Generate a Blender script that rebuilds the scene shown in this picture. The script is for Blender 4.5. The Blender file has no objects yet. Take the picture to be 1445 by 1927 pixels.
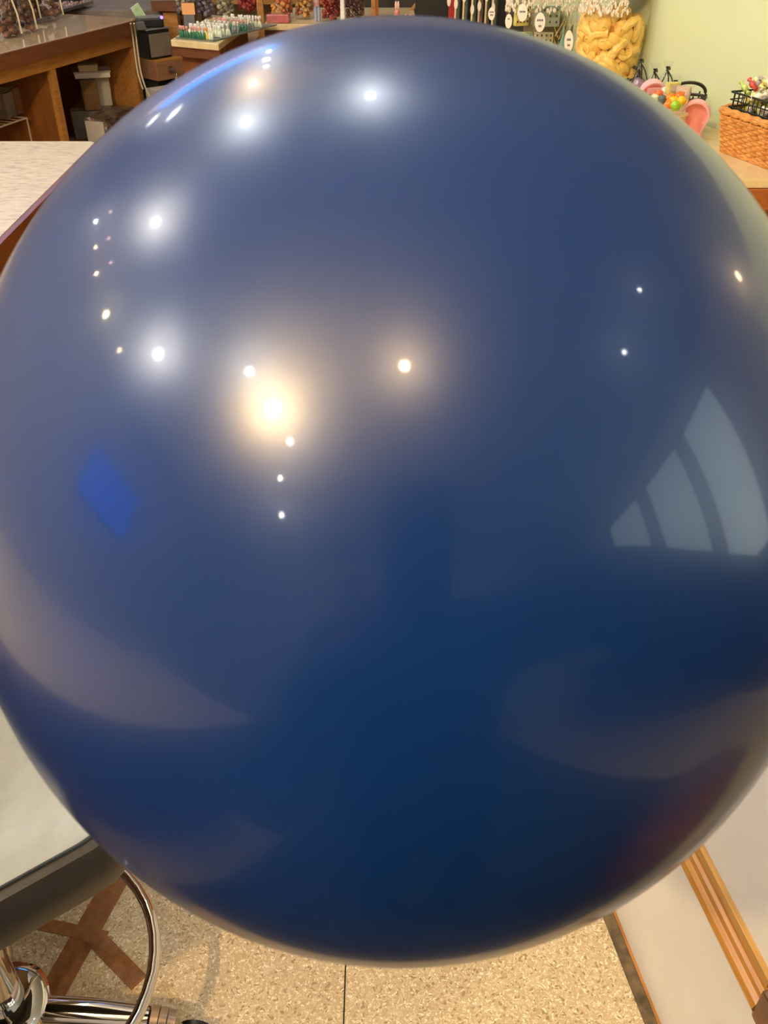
import bpy, bmesh, math, random
from mathutils import Vector, Matrix, Quaternion
random.seed(7)
PI = math.pi
S = bpy.context.scene
COL = S.collection

# ------------------------------------------------------------------ camera
FPX, TILT, H = 1700.0, math.radians(36), 1.45
cam_d = bpy.data.cameras.new('camera')
cam_d.sensor_fit = 'VERTICAL'; cam_d.sensor_height = 36.0
cam_d.lens = 36.0 * FPX / 1927.0
cam_d.clip_start = 0.01
cam_d.dof.use_dof = True; cam_d.dof.focus_distance = 1.6; cam_d.dof.aperture_fstop = cam_d.lens / 1000.0 / 0.0011
cam = bpy.data.objects.new('camera', cam_d); COL.objects.link(cam)
cam.location = (0, 0, H); cam.rotation_euler = (PI / 2 - TILT, 0, 0)
S.camera = cam
CAM = Vector((0, 0, H))
AX = Vector((0, math.cos(TILT), -math.sin(TILT))); UP = Vector((0, math.sin(TILT), math.cos(TILT)))
def ray(px, py):
    return (AX + Vector((1, 0, 0)) * ((px - 722.5) / FPX) - UP * ((py - 963.5) / FPX)).normalized()
def onz(px, py, z=0.95):
    r = ray(px, py); return CAM + r * ((z - H) / r.z)
def ony(px, py, y):
    r = ray(px, py); return CAM + r * (y / r.y)

# ------------------------------------------------------------------ world, exposure
w = bpy.data.worlds.new('world'); S.world = w; w.use_nodes = True
w.node_tree.nodes['Background'].inputs[0].default_value = (0.9, 0.95, 1.0, 1)
w.node_tree.nodes['Background'].inputs[1].default_value = 0.05
S.view_settings.view_transform = 'Standard'; S.view_settings.look = 'None'
S.view_settings.exposure = 0.18; S.view_settings.gamma = 1.0; S.view_settings.use_curve_mapping = False
S.cycles.max_bounces = 8; S.cycles.transparent_max_bounces = 16
S.cycles.caustics_reflective = False; S.cycles.caustics_refractive = False
S.cycles.use_denoising = True
WARM, WHITE, COOL = (1.0, 0.70, 0.38), (1.0, 0.95, 0.87), (0.90, 0.97, 1.0)
LAMP = 1.35      # one dimmer for every lamp of the shop

# ------------------------------------------------------------------ materials
def srgb(r, g, b):
    f = lambda c: (c / 255 / 12.92) if c / 255 <= 0.04045 else ((c / 255 + 0.055) / 1.055) ** 2.4
    return (f(r), f(g), f(b), 1.0)
MATS = {}
def mat(name, col, rough=0.5, metal=0.0, noise=None, bump=0.0, scale=20.0, coat=0.0, aniso=(1, 1, 1), emit=None, spec=0.5, sub=0.0):
    """Procedural: base colour varied by a noise towards a second colour, optional bump."""
    if name in MATS: return MATS[name]
    m = bpy.data.materials.new(name); m.use_nodes = True
    nt = m.node_tree; b = nt.nodes['Principled BSDF']
    b.inputs['Base Color'].default_value = col
    b.inputs['Roughness'].default_value = rough; b.inputs['Metallic'].default_value = metal
    b.inputs['Specular IOR Level'].default_value = spec
    b.inputs['Coat Weight'].default_value = coat; b.inputs['Coat Roughness'].default_value = 0.05
    b.inputs['Subsurface Weight'].default_value = sub
    if emit:
        b.inputs['Emission Color'].default_value = (*emit[0][:3], 1); b.inputs['Emission Strength'].default_value = emit[1]
    if noise or bump:
        tc = nt.nodes.new('ShaderNodeTexCoord'); mp = nt.nodes.new('ShaderNodeMapping'); mp.inputs['Scale'].default_value = aniso
        n = nt.nodes.new('ShaderNodeTexNoise'); n.inputs['Scale'].default_value = scale; n.inputs['Detail'].default_value = 6; n.inputs['Roughness'].default_value = 0.6
        nt.links.new(tc.outputs['Object'], mp.inputs[0]); nt.links.new(mp.outputs[0], n.inputs['Vector'])
        if noise:
            r = nt.nodes.new('ShaderNodeValToRGB'); r.color_ramp.elements[0].position = 0.35; r.color_ramp.elements[1].position = 0.65
            r.color_ramp.elements[0].color = col; r.color_ramp.elements[1].color = noise
            nt.links.new(n.outputs['Fac'], r.inputs[0]); nt.links.new(r.outputs[0], b.inputs['Base Color'])
        if bump:
            bp = nt.nodes.new('ShaderNodeBump'); bp.inputs['Strength'].default_value = bump; bp.inputs['Distance'].default_value = 0.003
            nt.links.new(n.outputs['Fac'], bp.inputs['Height']); nt.links.new(bp.outputs[0], b.inputs['Normal'])
    MATS[name] = m; return m
def emis(name, col, strength):
    if name in MATS: return MATS[name]
    m = bpy.data.materials.new(name); m.use_nodes = True; nt = m.node_tree; nt.nodes.clear()
    e = nt.nodes.new('ShaderNodeEmission'); e.inputs[0].default_value = (*col[:3], 1); e.inputs[1].default_value = strength
    o = nt.nodes.new('ShaderNodeOutputMaterial'); nt.links.new(e.outputs[0], o.inputs[0])
    MATS[name] = m; return m
def glass(name, tint=(1, 1, 1, 1), rough=0.03):
    if name in MATS: return MATS[name]
    m = bpy.data.materials.new(name); m.use_nodes = True; nt = m.node_tree; nt.nodes.clear()
    t = nt.nodes.new('ShaderNodeBsdfTransparent'); t.inputs[0].default_value = tint
    g = nt.nodes.new('ShaderNodeBsdfGlossy'); g.inputs['Roughness'].default_value = rough
    lw = nt.nodes.new('ShaderNodeLayerWeight'); lw.inputs[0].default_value = 0.5
    pw = nt.nodes.new('ShaderNodeMath'); pw.operation = 'POWER'; pw.inputs[1].default_value = 4.0; nt.links.new(lw.outputs['Facing'], pw.inputs[0])
    f = nt.nodes.new('ShaderNodeMath'); f.operation = 'MULTIPLY_ADD'; f.inputs[1].default_value = 0.5; f.inputs[2].default_value = 0.035; nt.links.new(pw.outputs[0], f.inputs[0])
    x = nt.nodes.new('ShaderNodeMixShader'); o = nt.nodes.new('ShaderNodeOutputMaterial')
    nt.links.new(f.outputs[0], x.inputs[0]); nt.links.new(t.outputs[0], x.inputs[1]); nt.links.new(g.outputs[0], x.inputs[2])
    nt.links.new(x.outputs[0], o.inputs[0]); MATS[name] = m; return m

M_lightwood = mat('light_wood', srgb(186, 132, 66), 0.5, noise=srgb(160, 105, 46), scale=14, aniso=(1, 8, 8), bump=0.1)
M_inwood = mat('cabinet_inside_wood', srgb(150, 92, 34), 0.6, noise=srgb(120, 70, 24), scale=9, aniso=(3, 3, 1))
M_brown = mat('brown_edge_wood', srgb(118, 74, 46), 0.35, noise=srgb(96, 56, 32), scale=16, aniso=(1, 10, 10))
M_orange = mat('orange_brown_wood', srgb(170, 96, 32), 0.4, noise=srgb(140, 72, 20), scale=18, aniso=(2, 2, 10))
M_laminate = mat('glossy_laminate', srgb(204, 182, 152), 0.10, noise=srgb(190, 166, 134), scale=10, aniso=(1, 4, 1), coat=0.6)
M_beigetop = mat('beige_laminate', srgb(226, 206, 160), 0.35, noise=srgb(212, 190, 140), scale=30)
M_black = mat('black_plastic', srgb(20, 20, 22), 0.4, bump=0.05, scale=200)
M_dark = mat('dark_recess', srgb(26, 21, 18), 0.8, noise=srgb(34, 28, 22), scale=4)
M_grey = mat('grey_plastic', srgb(120, 120, 124), 0.35, noise=srgb(110, 108, 110), scale=8)
M_steel = mat('brushed_steel', srgb(180, 175, 168), 0.3, 1.0, noise=srgb(150, 145, 138), scale=40, aniso=(1, 1, 20))
M_chrome = mat('chrome', srgb(225, 222, 220), 0.06, 1.0, noise=srgb(215, 212, 208), scale=10)
M_white = mat('white_paint', srgb(246, 243, 238), 0.55, noise=srgb(240, 236, 230), scale=6)
M_card = mat('white_card', srgb(205, 196, 184), 0.7, noise=srgb(190, 180, 166), scale=15)
M_greycard = mat('grey_card', srgb(128, 118, 108), 0.7, noise=srgb(104, 94, 84), scale=12)
M_glass = glass('clear_glass')
M_cello = glass('cellophane', (0.97, 0.97, 0.97, 1), 0.12)
M_cable = mat('cable_white', srgb(190, 176, 150), 0.5, noise=srgb(180, 166, 140), scale=30)
M_wire = mat('dark_green_wire', srgb(48, 54, 44), 0.35, 0.4, noise=srgb(38, 42, 34), scale=40)
M_wicker = mat('wicker', srgb(222, 160, 84), 0.5, noise=srgb(190, 122, 52), scale=60, bump=0.3)
M_wickerd = mat('dark_wicker', srgb(58, 48, 36), 0.5, noise=srgb(36, 30, 24), scale=60)
M_skin = mat('skin', srgb(196, 150, 124), 0.5, noise=srgb(186, 138, 112), scale=30, sub=0.05)
M_cloth = mat('navy_cloth', srgb(22, 24, 34), 0.9, noise=srgb(28, 30, 42), scale=60, bump=0.3)
M_hair = mat('dark_hair', srgb(30, 22, 18), 0.6, noise=srgb(46, 34, 26), scale=80, aniso=(6, 6, 1))

def laminate_stone():
    m = mat('travertine_laminate', srgb(214, 198, 166), 0.3)
    nt = m.node_tree; b = nt.nodes['Principled BSDF']
    tc = nt.nodes.new('ShaderNodeTexCoord'); mp = nt.nodes.new('ShaderNodeMapping'); mp.inputs['Scale'].default_value = (4, 11, 4); mp.inputs['Rotation'].default_value = (0, 0, 0)
    n = nt.nodes.new('ShaderNodeTexNoise'); n.inputs['Scale'].default_value = 9; n.inputs['Detail'].default_value = 12; n.inputs['Roughness'].default_value = 0.72
    r = nt.nodes.new('ShaderNodeValToRGB'); e = r.color_ramp.elements
    e[0].position = 0.36; e[0].color = srgb(150, 132, 98); e[1].position = 0.62; e[1].color = srgb(198, 186, 154)
    q = e.new(0.46); q.color = srgb(184, 169, 134)
    nt.links.new(tc.outputs['Object'], mp.inputs[0]); nt.links.new(mp.outputs[0], n.inputs['Vector']); nt.links.new(n.outputs['Fac'], r.inputs[0]); nt.links.new(r.outputs[0], b.inputs['Base Color'])
    return m
M_trav = laminate_stone()

def terrazzo():
    m = mat('terrazzo', srgb(190, 165, 125), 0.4)
    nt = m.node_tree; b = nt.nodes['Principled BSDF']
    tc = nt.nodes.new('ShaderNodeTexCoord')
    wn = nt.nodes.new('ShaderNodeTexNoise'); wn.inputs['Scale'].default_value = 60
    mx = nt.nodes.new('ShaderNodeMix'); mx.data_type = 'VECTOR'; mx.inputs[0].default_value = 0.02
    nt.links.new(tc.outputs['Object'], wn.inputs['Vector'])
    nt.links.new(tc.outputs['Object'], mx.inputs[4]); nt.links.new(wn.outputs['Color'], mx.inputs[5])
    v = nt.nodes.new('ShaderNodeTexVoronoi'); v.inputs['Scale'].default_value = 300
    nt.links.new(mx.outputs[1], v.inputs['Vector'])
    sp = nt.nodes.new('ShaderNodeSeparateColor'); nt.links.new(v.outputs['Color'], sp.inputs[0])
    r = nt.nodes.new('ShaderNodeValToRGB'); r.color_ramp.interpolation = 'CONSTANT'; e = r.color_ramp.elements
    e[0].position = 0; e[0].color = srgb(160, 132, 92)
    e[1].position = 0.86; e[1].color = srgb(246, 232, 204)
    for p, c in ((0.08, (204, 180, 138)), (0.36, (216, 194, 154)), (0.6, (228, 208, 170)), (0.78, (194, 168, 124))):
        q = e.new(p); q.color = srgb(*c)
    nt.links.new(sp.outputs[0], r.inputs[0])
    v2 = nt.nodes.new('ShaderNodeTexVoronoi'); v2.inputs['Scale'].default_value = 300; v2.feature = 'DISTANCE_TO_EDGE'
    nt.links.new(mx.outputs[1], v2.inputs['Vector'])
    r2 = nt.nodes.new('ShaderNodeValToRGB'); r2.color_ramp.elements[0].position = 0.02; r2.color_ramp.elements[1].position = 0.10
    nt.links.new(v2.outputs['Distance'], r2.inputs[0])
    m2 = nt.nodes.new('ShaderNodeMix'); m2.data_type = 'RGBA'
    nt.links.new(r2.outputs[0], m2.inputs[0]); m2.inputs[6].default_value = srgb(192, 168, 126); nt.links.new(r.outputs[0], m2.inputs[7])
    nt.links.new(m2.outputs[2], b.inputs['Base Color'])
    bp = nt.nodes.new('ShaderNodeBump'); bp.inputs['Strength'].default_value = 0.35; bp.inputs['Distance'].default_value = 0.002
    nt.links.new(sp.outputs[1], bp.inputs['Height']); nt.links.new(bp.outputs[0], b.inputs['Normal'])
    return m
M_terrazzo = terrazzo()

# ------------------------------------------------------------------ mesh helpers
class MB:
    def __init__(s): s.v = []; s.f = []; s.sm = False
    def box(s, x0, x1, y0, y1, z0, z1, M=None):
        b = len(s.v); P = [(x0, y0, z0), (x1, y0, z0), (x1, y1, z0), (x0, y1, z0), (x0, y0, z1), (x1, y0, z1), (x1, y1, z1), (x0, y1, z1)]
        s.v += [tuple(M @ Vector(p)) if M else p for p in P]
        s.f += [tuple(b + i for i in q) for q in ((0, 3, 2, 1), (4, 5, 6, 7), (0, 1, 5, 4), (1, 2, 6, 5), (2, 3, 7, 6), (3, 0, 4, 7))]
        return s
    def prism(s, poly, z0, z1, M=None):
        b = len(s.v); n = len(poly)
        P = [(x, y, z0) for x, y in poly] + [(x, y, z1) for x, y in poly]
        s.v += [tuple(M @ Vector(p)) if M else p for p in P]
        s.f += [tuple(b + n - 1 - i for i in range(n)), tuple(b + n + i for i in range(n))]
        s.f += [(b + i, b + (i + 1) % n, b + n + (i + 1) % n, b + n + i) for i in range(n)]
        return s
    def tube(s, pts, r, n=10, closed=False, caps=True):
        pts = [Vector(p) for p in pts]; b = len(s.v); k = len(pts); s.sm = True
        prev = None
        for i, p in enumerate(pts):
            if closed: d = pts[(i + 1) % k] - pts[i - 1]
            else: d = pts[min(i + 1, k - 1)] - pts[max(i - 1, 0)]
            d.normalize()
            if prev is None:
                u = d.orthogonal().normalized()
            else:
                u = (prev - d * prev.dot(d)).normalized()
            prev = u; w_ = d.cross(u); rr = r[i] if isinstance(r, (list, tuple)) else r
            for j in range(n):
                a = 2 * PI * j / n; s.v.append(tuple(p + (u * math.cos(a) + w_ * math.sin(a)) * rr))
        m = k if closed else k - 1
        for i in range(m):
            for j in range(n):
                a0 = b + i * n + j; a1 = b + i * n + (j + 1) % n; c0 = b + ((i + 1) % k) * n + j; c1 = b + ((i + 1) % k) * n + (j + 1) % n
                s.f.append((a0, a1, c1, c0))
        if caps and not closed:
            s.f.append(tuple(b + n - 1 - j for j in range(n))); s.f.append(tuple(b + (k - 1) * n + j for j in range(n)))
        return s
    def lathe(s, prof, n=24, M=None, capb=True, capt=True, sx=1, sy=1):
        b = len(s.v); s.sm = True
        for r, z in prof:
            for j in range(n):
                a = 2 * PI * j / n; p = Vector((r * math.cos(a) * sx, r * math.sin(a) * sy, z)); s.v.append(tuple(M @ p) if M else tuple(p))
        for i in range(len(prof) - 1):
            for j in range(n):
                s.f.append((b + i * n + j, b + i * n + (j + 1) % n, b + (i + 1) * n + (j + 1) % n, b + (i + 1) * n + j))
        if capb: s.f.append(tuple(b + n - 1 - j for j in range(n)))
        if capt: s.f.append(tuple(b + (len(prof) - 1) * n + j for j in range(n)))
        return s
    def ball(s, c, rx, ry=None, rz=None, n=12, m=8, M=None):
        ry = ry or rx; rz = rz or rx
        T = Matrix.Translation(Vector(c)) @ Matrix.Diagonal((rx, ry, rz, 1)); T = (M @ T) if M else T
        return s.lathe([(max(1e-3, math.sin(PI * i / m)), -math.cos(PI * i / m)) for i in range(m + 1)], n, T)
    def mesh(s, name, smooth=None, bevel=0.0):
        me = bpy.data.meshes.new(name); me.from_pydata(s.v, [], s.f)
        bm = bmesh.new(); bm.from_mesh(me)
        bmesh.ops.recalc_face_normals(bm, faces=bm.faces)
        if bevel: bmesh.ops.bevel(bm, geom=list(bm.edges), offset=bevel, segments=2, affect='EDGES', profile=0.6)
        sm = s.sm if smooth is None else smooth
        for f in bm.faces: f.smooth = sm
        bm.to_mesh(me); bm.free()
        if sm:
            me.set_sharp_from_angle(angle=math.radians(40))
        return me
    def build(s, name, m, parent=None, smooth=None, bevel=0.0, loc=None, rot=None):
        me = s.mesh(name, smooth, bevel); me.materials.append(m)
        o = bpy.data.objects.new(name, me); COL.objects.link(o)
        if parent: o.parent = parent
        if loc is not None: o.location = loc
        if rot is not None: o.rotation_euler = rot
        return o
def tag(o, label, cat, group=None, kind=None):
    o['label'] = label; o['category'] = cat
    if group: o['group'] = group
    if kind: o['kind'] = kind
    return o
def thing(name, label, cat, loc=(0, 0, 0), rz=0.0, group=None, rot=None):
    o = bpy.data.objects.new(name, None); o.empty_display_size = 0.05; COL.objects.link(o)
    o.location = loc; o.rotation_euler = rot if rot else (0, 0, rz)
    return tag(o, label, cat, group)
def struct(name, mb, m, **k):
    o = mb.build(name, m, **k); o['kind'] = 'structure'; return o
def dup(root, loc=None, rot=None, label=None, group=None):
    r = root.copy(); COL.objects.link(r)
    if loc is not None: r.location = loc
    if rot is not None: r.rotation_euler = rot
    if label: r['label'] = label
    if group: r['group'] = group
    for ch in list(root.children):
        c = ch.copy(); COL.objects.link(c); c.parent = r
        for g in ch.children:
            d = g.copy(); COL.objects.link(d); d.parent = c
    return r
def text(name, body, size, m, parent, loc, rot):
    c = bpy.data.curves.new(name, 'FONT'); c.body = body; c.size = size; c.align_x = 'CENTER'; c.align_y = 'CENTER'; c.extrude = 0.0002
    c.materials.append(m); o = bpy.data.objects.new(name, c); COL.objects.link(o); o.parent = parent; o.location = loc; o.rotation_euler = rot; return o

# ------------------------------------------------------------------ room shell
XL, XR, YB, YF, ZC = -3.9, 3.3, -4.2, 6.2, 3.0
M_wallg = mat('pale_green_wall', srgb(214, 224, 182), 0.75, noise=srgb(208, 219, 174), scale=3, bump=0.05)
M_wallw = mat('cream_wall', srgb(222, 216, 190), 0.8, noise=srgb(214, 208, 182), scale=2)
M_ceil = mat('ceiling_paint', srgb(214, 216, 214), 0.85, noise=srgb(206, 208, 206), scale=2)
M_wallb = mat('grey_brown_wall', srgb(206, 200, 194), 0.8, noise=srgb(196, 190, 184), scale=2)
JX = -0.062   # the joint between the two terrazzo slabs that shows below the balloon
floor = struct('floor', MB().box(XL, XR, YB, YF, -0.06, -0.004), mat('joint_filler', srgb(60, 50, 40), 0.8, noise=srgb(50, 42, 34), scale=20))
MB().box(XL, JX - 0.0012, YB, YF, -0.03, 0.0).build('slab', M_terrazzo, floor)
MB().box(JX + 0.0012, XR, YB, YF, -0.03, 0.0).build('slab', M_terrazzo, floor)
struct('ceiling', MB().box(XL, XR, YB, YF, ZC, ZC + 0.1), M_ceil)
struct('wall_left', MB().box(XL - 0.1, XL, YB, YF, -0.06, ZC), M_wallb)
struct('wall_right', MB().box(XR, XR + 0.1, YB, YF, -0.06, ZC), M_wallw)
struct('wall_back', MB().box(XL, XR, YB - 0.1, YB, -0.06, ZC), M_wallb)
struct('wall_front', MB().box(XL, XR, YF, YF + 0.1, -0.06, ZC), M_wallb)
# low partition wall behind the jars and the basket, running back to the left
WA, WD = Vector((0.746, 2.18, 0)), Vector((0.372, -0.928, 0))
WN = Vector((0.928, 0.372, 0))           # away from the shop side
def wpt(s, off=0.0): return WA + WD * s + WN * off
wp = [wpt(-0.86), wpt(1.5), wpt(1.5, 0.1), wpt(-0.86, 0.1)]
struct('wall_partition', MB().prism([(p.x, p.y) for p in wp], 0, 1.62), M_wallg)

m_ = MB().box(-0.62, 1.5, -3.9, 0.34, 0.0, 0.012).build('added_mat', mat('dark_mat', srgb(46, 48, 56), 0.9, noise=srgb(34, 36, 44), scale=90, bump=0.6), bevel=0.003)  # added dark sheet, stands for the shaded floor mirrored in the balloon
tag(m_, 'large dark mat added on the unseen floor behind the camera to darken its reflection in the balloon', 'mat')
m_ = MB().box(-3.85, -0.64, -4.1, -1.0, 0.0, 0.010).build('added_mat', MATS['dark_mat'], bevel=0.003)  # added as well, keeps the bright floor here out of the reflection
tag(m_, 'dark mat added on the unseen floor behind the travertine counter to darken its reflection', 'mat')
t = thing('pouf', 'round brown leather pouf on the floor beside the near end of the white cabinet', 'pouf', (0.86, 0.05, 0.012))
MB().lathe([(0.20, 0), (0.24, 0.03), (0.255, 0.12), (0.255, 0.34), (0.24, 0.42), (0.21, 0.445), (0.02, 0.45)], 40).build('cushion', mat('brown_leather', srgb(120, 58, 34), 0.45, noise=srgb(96, 42, 24), scale=20, bump=0.2), t)
MB().tube([(0.257 * math.cos(a * PI / 24), 0.257 * math.sin(a * PI / 24), 0.34) for a in range(48)], 0.004, 8, closed=True).build('piping', M_brown, t)
t = thing('added_cabinet', 'long dark wooden cabinet, unseen, added under the windows at the right to darken the reflection', 'cabinet', (2.5, -3.0, 0))  # unseen, added so that the balloon mirrors something dark on this side
MB().box(0, 0.78, 0, 4.2, 0, 0.80).build('body', M_dark, t)
for q_ in range(6): MB().box(-0.014, -0.0005, 0.02 + q_ * 0.7, 0.68 + q_ * 0.7, 0.05, 0.78).build('door', mat('dark_oak', srgb(70, 52, 38), 0.5, noise=srgb(56, 40, 28), scale=12, aniso=(8, 8, 1)), t)
MB().box(-0.03, 0.79, -0.02, 4.22, 0.801, 0.83).build('top', MATS['dark_oak'], t)
for k_ in range(3):
    wf = MB(); y0 = -2.55 + 0.98 * k_
    for b_ in ((y0, y0 + 0.86, 0.84, 0.90), (y0, y0 + 0.86, 2.64, 2.70), (y0, y0 + 0.06, 0.90, 2.64), (y0 + 0.80, y0 + 0.86, 0.90, 2.64)): wf.box(XR - 0.05, XR - 0.001, *b_)
    o = struct('window_%d' % (k_ + 1), wf, M_brown)
    MB().box(XR - 0.03, XR - 0.02, y0 + 0.06, y0 + 0.80, 0.90, 2.64).build('pane', emis('frosted_pane', (0.84, 0.95, 0.86), 3.2), o)
# ------------------------------------------------------------------ balloon
BC_ = CAM + ray(748, 933) * 0.345
def balloon():
    m = bpy.data.materials.new('balloon_latex'); m.use_nodes = True; nt = m.node_tree; b = nt.nodes['Principled BSDF']
    b.inputs['Base Color'].default_value = (0.002, 0.020, 0.105, 1)
    b.inputs['Roughness'].default_value = 0.28
    b.inputs['IOR'].default_value = 1.45
    b.inputs['Coat Weight'].default_value = 0.30; b.inputs['Coat Roughness'].default_value = 0.05; b.inputs['Coat IOR'].default_value = 1.5
    tc = nt.nodes.new('ShaderNodeTexCoord'); n = nt.nodes.new('ShaderNodeTexNoise'); n.inputs['Scale'].default_value = 900; n.inputs['Detail'].default_value = 3
    bp = nt.nodes.new('ShaderNodeBump'); bp.inputs['Strength'].default_value = 0.04; bp.inputs['Distance'].default_value = 0.0002
    nt.links.new(tc.outputs['Object'], n.inputs['Vector']); nt.links.new(n.outputs['Fac'], bp.inputs['Height']); nt.links.new(bp.outputs[0], b.inputs['Normal'])
    a, c = 0.1535, 0.163
    root = thing('balloon', 'huge glossy navy blue balloon filling the picture in front of the counters', 'balloon', BC_, rot=(-TILT, 0, 0))
    prof = []
    for i in range(193):
        t = -PI / 2 + PI * i / 192
        prof.append((max(1e-4, a * math.cos(t)), c * math.sin(t)))
    MB().lathe(prof, 256).build('skin', m, root)
    # knot on the far side, hidden from here, with the neck it is tied in
    R = Matrix.Rotation(math.radians(180), 4, 'Z') @ Matrix.Rotation(math.radians(75), 4, 'X')
    R = Matrix.Rotation(math.radians(-120), 4, 'X')
    nk = MB().lathe([(0.022, 0.148), (0.012, 0.156), (0.006, 0.163), (0.0045, 0.168), (0.009, 0.172), (0.0095, 0.176), (0.006, 0.180), (0.010, 0.190), (0.013, 0.196)], 20, R, capb=False)
    nk.build('knot', m, root)
    return root
ball = balloon()

# ------------------------------------------------------------------ lamps (each with its own bulb; the place's only light)
def lamp(x, y, z, r, col, L, kind, label, group=None):
    """A ceiling lamp whose bulb hangs at (x, y, z)."""
    name = {'spot': 'ceiling_spotlight', 'globe': 'pendant_lamp', 'track': 'track_lamp'}[kind]
    t = thing(name, label, 'lamp', (x, y, z), group=group)
    key = 'bulb_%02d%02d%02d_%d' % (col[0] * 99, col[1] * 99, col[2] * 99, L)
    MB().ball((0, 0, 0), r, n=20, m=12).build('bulb', emis(key, col, L * LAMP), t)
    up = ZC - z
    h = MB().tube([(0, 0, r * 0.9), (0, 0, up)], 0.006, 8); h.build('stem', M_black, t)
    MB().lathe([(0.045, up - 0.02), (0.05, up - 0.001)], 20).build('ceiling_rose', M_white, t)
    if kind != 'globe':
        MB().lathe([(r * 0.75, r * 0.7), (r * 1.3, r * 1.0), (r * 1.3, r * 2.2), (r * 0.5, r * 2.6)], 16, capb=False).build('housing', M_white, t)
    else:
        MB().lathe([(r * 0.5, r * 0.85), (r * 0.6, r * 1.3), (0.01, r * 1.6)], 16, capb=False).build('cap', M_steel, t)
    return t
BP = (0.0, 0.25, 1.34)
def hang(x, y, drop):
    """a point on the line from the balloon's top to (x, y) on the ceiling, `drop` below the ceiling"""
    k = 1 - drop / (ZC - BP[2]); return (BP[0] + (x - BP[0]) * k, BP[1] + (y - BP[1]) * k, ZC - drop)
for (x, y, r, L, c, lab) in (
    (-1.88, 1.24, 0.038, 420, WHITE, 'bright white ceiling spotlight over the travertine counter'),
    (-0.98, 1.75, 0.029, 420, COOL, 'cool white ceiling spotlight over the gap between the counters'),
    (-0.15, 1.56, 0.026, 420, COOL, 'cool white ceiling spotlight ahead of the balloon'),
    (-2.24, -0.08, 0.050, 420, WHITE, 'white ceiling spotlight left of the bar stool'),
    (-1.21, -0.60, 0.030, 380, COOL, 'small cool white ceiling spotlight beside the large warm pendant'),
    (-1.06, -1.37, 0.026, 240, WHITE, 'dim white spotlight nearest behind the large warm pendant'),
    (-1.37, -1.88, 0.024, 150, WHITE, 'dim white spotlight in the middle behind the large warm pendant'),
    (-1.66, -2.63, 0.030, 150, WHITE, 'dim white spotlight farthest behind the large warm pendant'),
    (1.92, 0.44, 0.018, 60, WHITE, 'small spotlight on the right, farther from the camera'),
    (1.95, -0.20, 0.020, 80, COOL, 'small spotlight on the right, nearer behind the camera'),
    (-1.04, 3.54, 0.032, 40, COOL, 'round ceiling spotlight nearest of the three over the printer'),
    (-1.14, 4.25, 0.042, 40, COOL, 'round ceiling spotlight in the middle of the three over the printer'),
    (-1.32, 5.65, 0.045, 30, WHITE, 'round ceiling spotlight farthest of the three over the printer')):
    lamp(*hang(x, y, 0.10), r * 0.62, c, L * 2.8, 'spot', lab)
lamp(*hang(-1.12, -1.01, 0.38), 0.037, (1.0, 0.69, 0.33), 1800, 'globe', 'large warm pendant globe hanging behind the camera to the left')
lamp(*hang(0.03, -0.72, 0.38), 0.020, WARM, 1100, 'globe', 'small warm pendant globe hanging right behind the camera')
lamp(*hang(-1.05, 2.80, 0.3), 0.018, WARM, 900, 'globe', 'small warm pendant globe over the brown bags counter')
TR = (((-3.40, 2.86), 0.026, 130, WHITE), ((-3.25, 2.16), 0.022, 70, WARM), ((-3.21, 1.64), 0.024, 90, WARM), ((-3.08, 0.89), 0.040, 110, (1, .85, .45)), ((-2.99, 0.31), 0.026, 70, WARM))
for i, (p, r, L, c) in enumerate(TR):
    lamp(*hang(*p, 0.12), r * 0.9, c, L * 1.5, 'track', 'warm %s lamp %s in the row along the left wall' % (('white', 'small', 'small', 'large yellow', 'small')[i], ('farthest away', 'second farthest', 'in the middle', 'second nearest', 'nearest')[i]), 'row of lamps along the left wall')
for i, p in enumerate(((-2.89, 2.47), (-2.83, 1.9), (-2.77, 1.45))):
    lamp(*hang(*p, 0.12), 0.014, (1, .6, .5), 50, 'track', 'tiny pinkish lamp %s of the second row on the left' % ('far end', 'middle', 'near end')[i], 'second row of tiny lamps on the left')
# lit panels over the left aisle
for (x, y, sx, sy, lab) in ((-2.17, 4.06, 0.07, 0.20, 'near lit rectangular panel on the ceiling over the left aisle'), (-2.94, 5.42, 0.07, 0.22, 'far lit rectangular panel on the ceiling over the left aisle')):
    t = thing('ceiling_light', lab, 'lamp', (x, y, ZC - 0.03))
    MB().box(-sx - 0.02, sx + 0.02, -sy - 0.02, sy + 0.02, 0.0, 0.029).build('frame', M_white, t)
    MB().box(-sx, sx, -sy, sy, -0.006, 0.0).build('diffuser', emis('panel_glow', WHITE, 26), t)
# blue light line with a row of warm bulbs under it, high on a beam at the back left
t = thing('light_line', 'long bright blue light line on a beam high at the back left', 'lamp', (-1.68, 5.0, 2.42))
MB().box(-0.70, 0.70, 0.02, 0.10, -0.30, 0.27).build('beam', M_lightwood, t)
MB().box(-0.68, 0.68, -0.01, 0.02, -0.04, 0.26).build('tube', emis('blue_glow', (0.03, 0.30, 1.0), 7.0), t)
for k in range(2): MB().tube([((-0.6, 0.6)[k], 0.06, 0.27), ((-0.6, 0.6)[k], 0.06, 0.58)], 0.008).build('hanger', M_steel, t)
pb = None
for k in range(22):
    x = -1.68 - 0.66 + k * 0.063
    if pb is None:
        pb = thing('fairy_bulb', 'small warm white bulb in the row under the blue light line', 'lamp', (x, 4.985, 2.27), group='row of small bulbs under the blue light line')
        MB().ball((0, 0, 0), 0.017, n=12, m=8).build('bulb', emis('fairy', (1, .78, .6), 16), pb)
        MB().lathe([(0.011, 0.012), (0.011, 0.034)], 10).build('socket', M_white, pb)
    else: dup(pb, (x, 4.985, 2.27))
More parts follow.
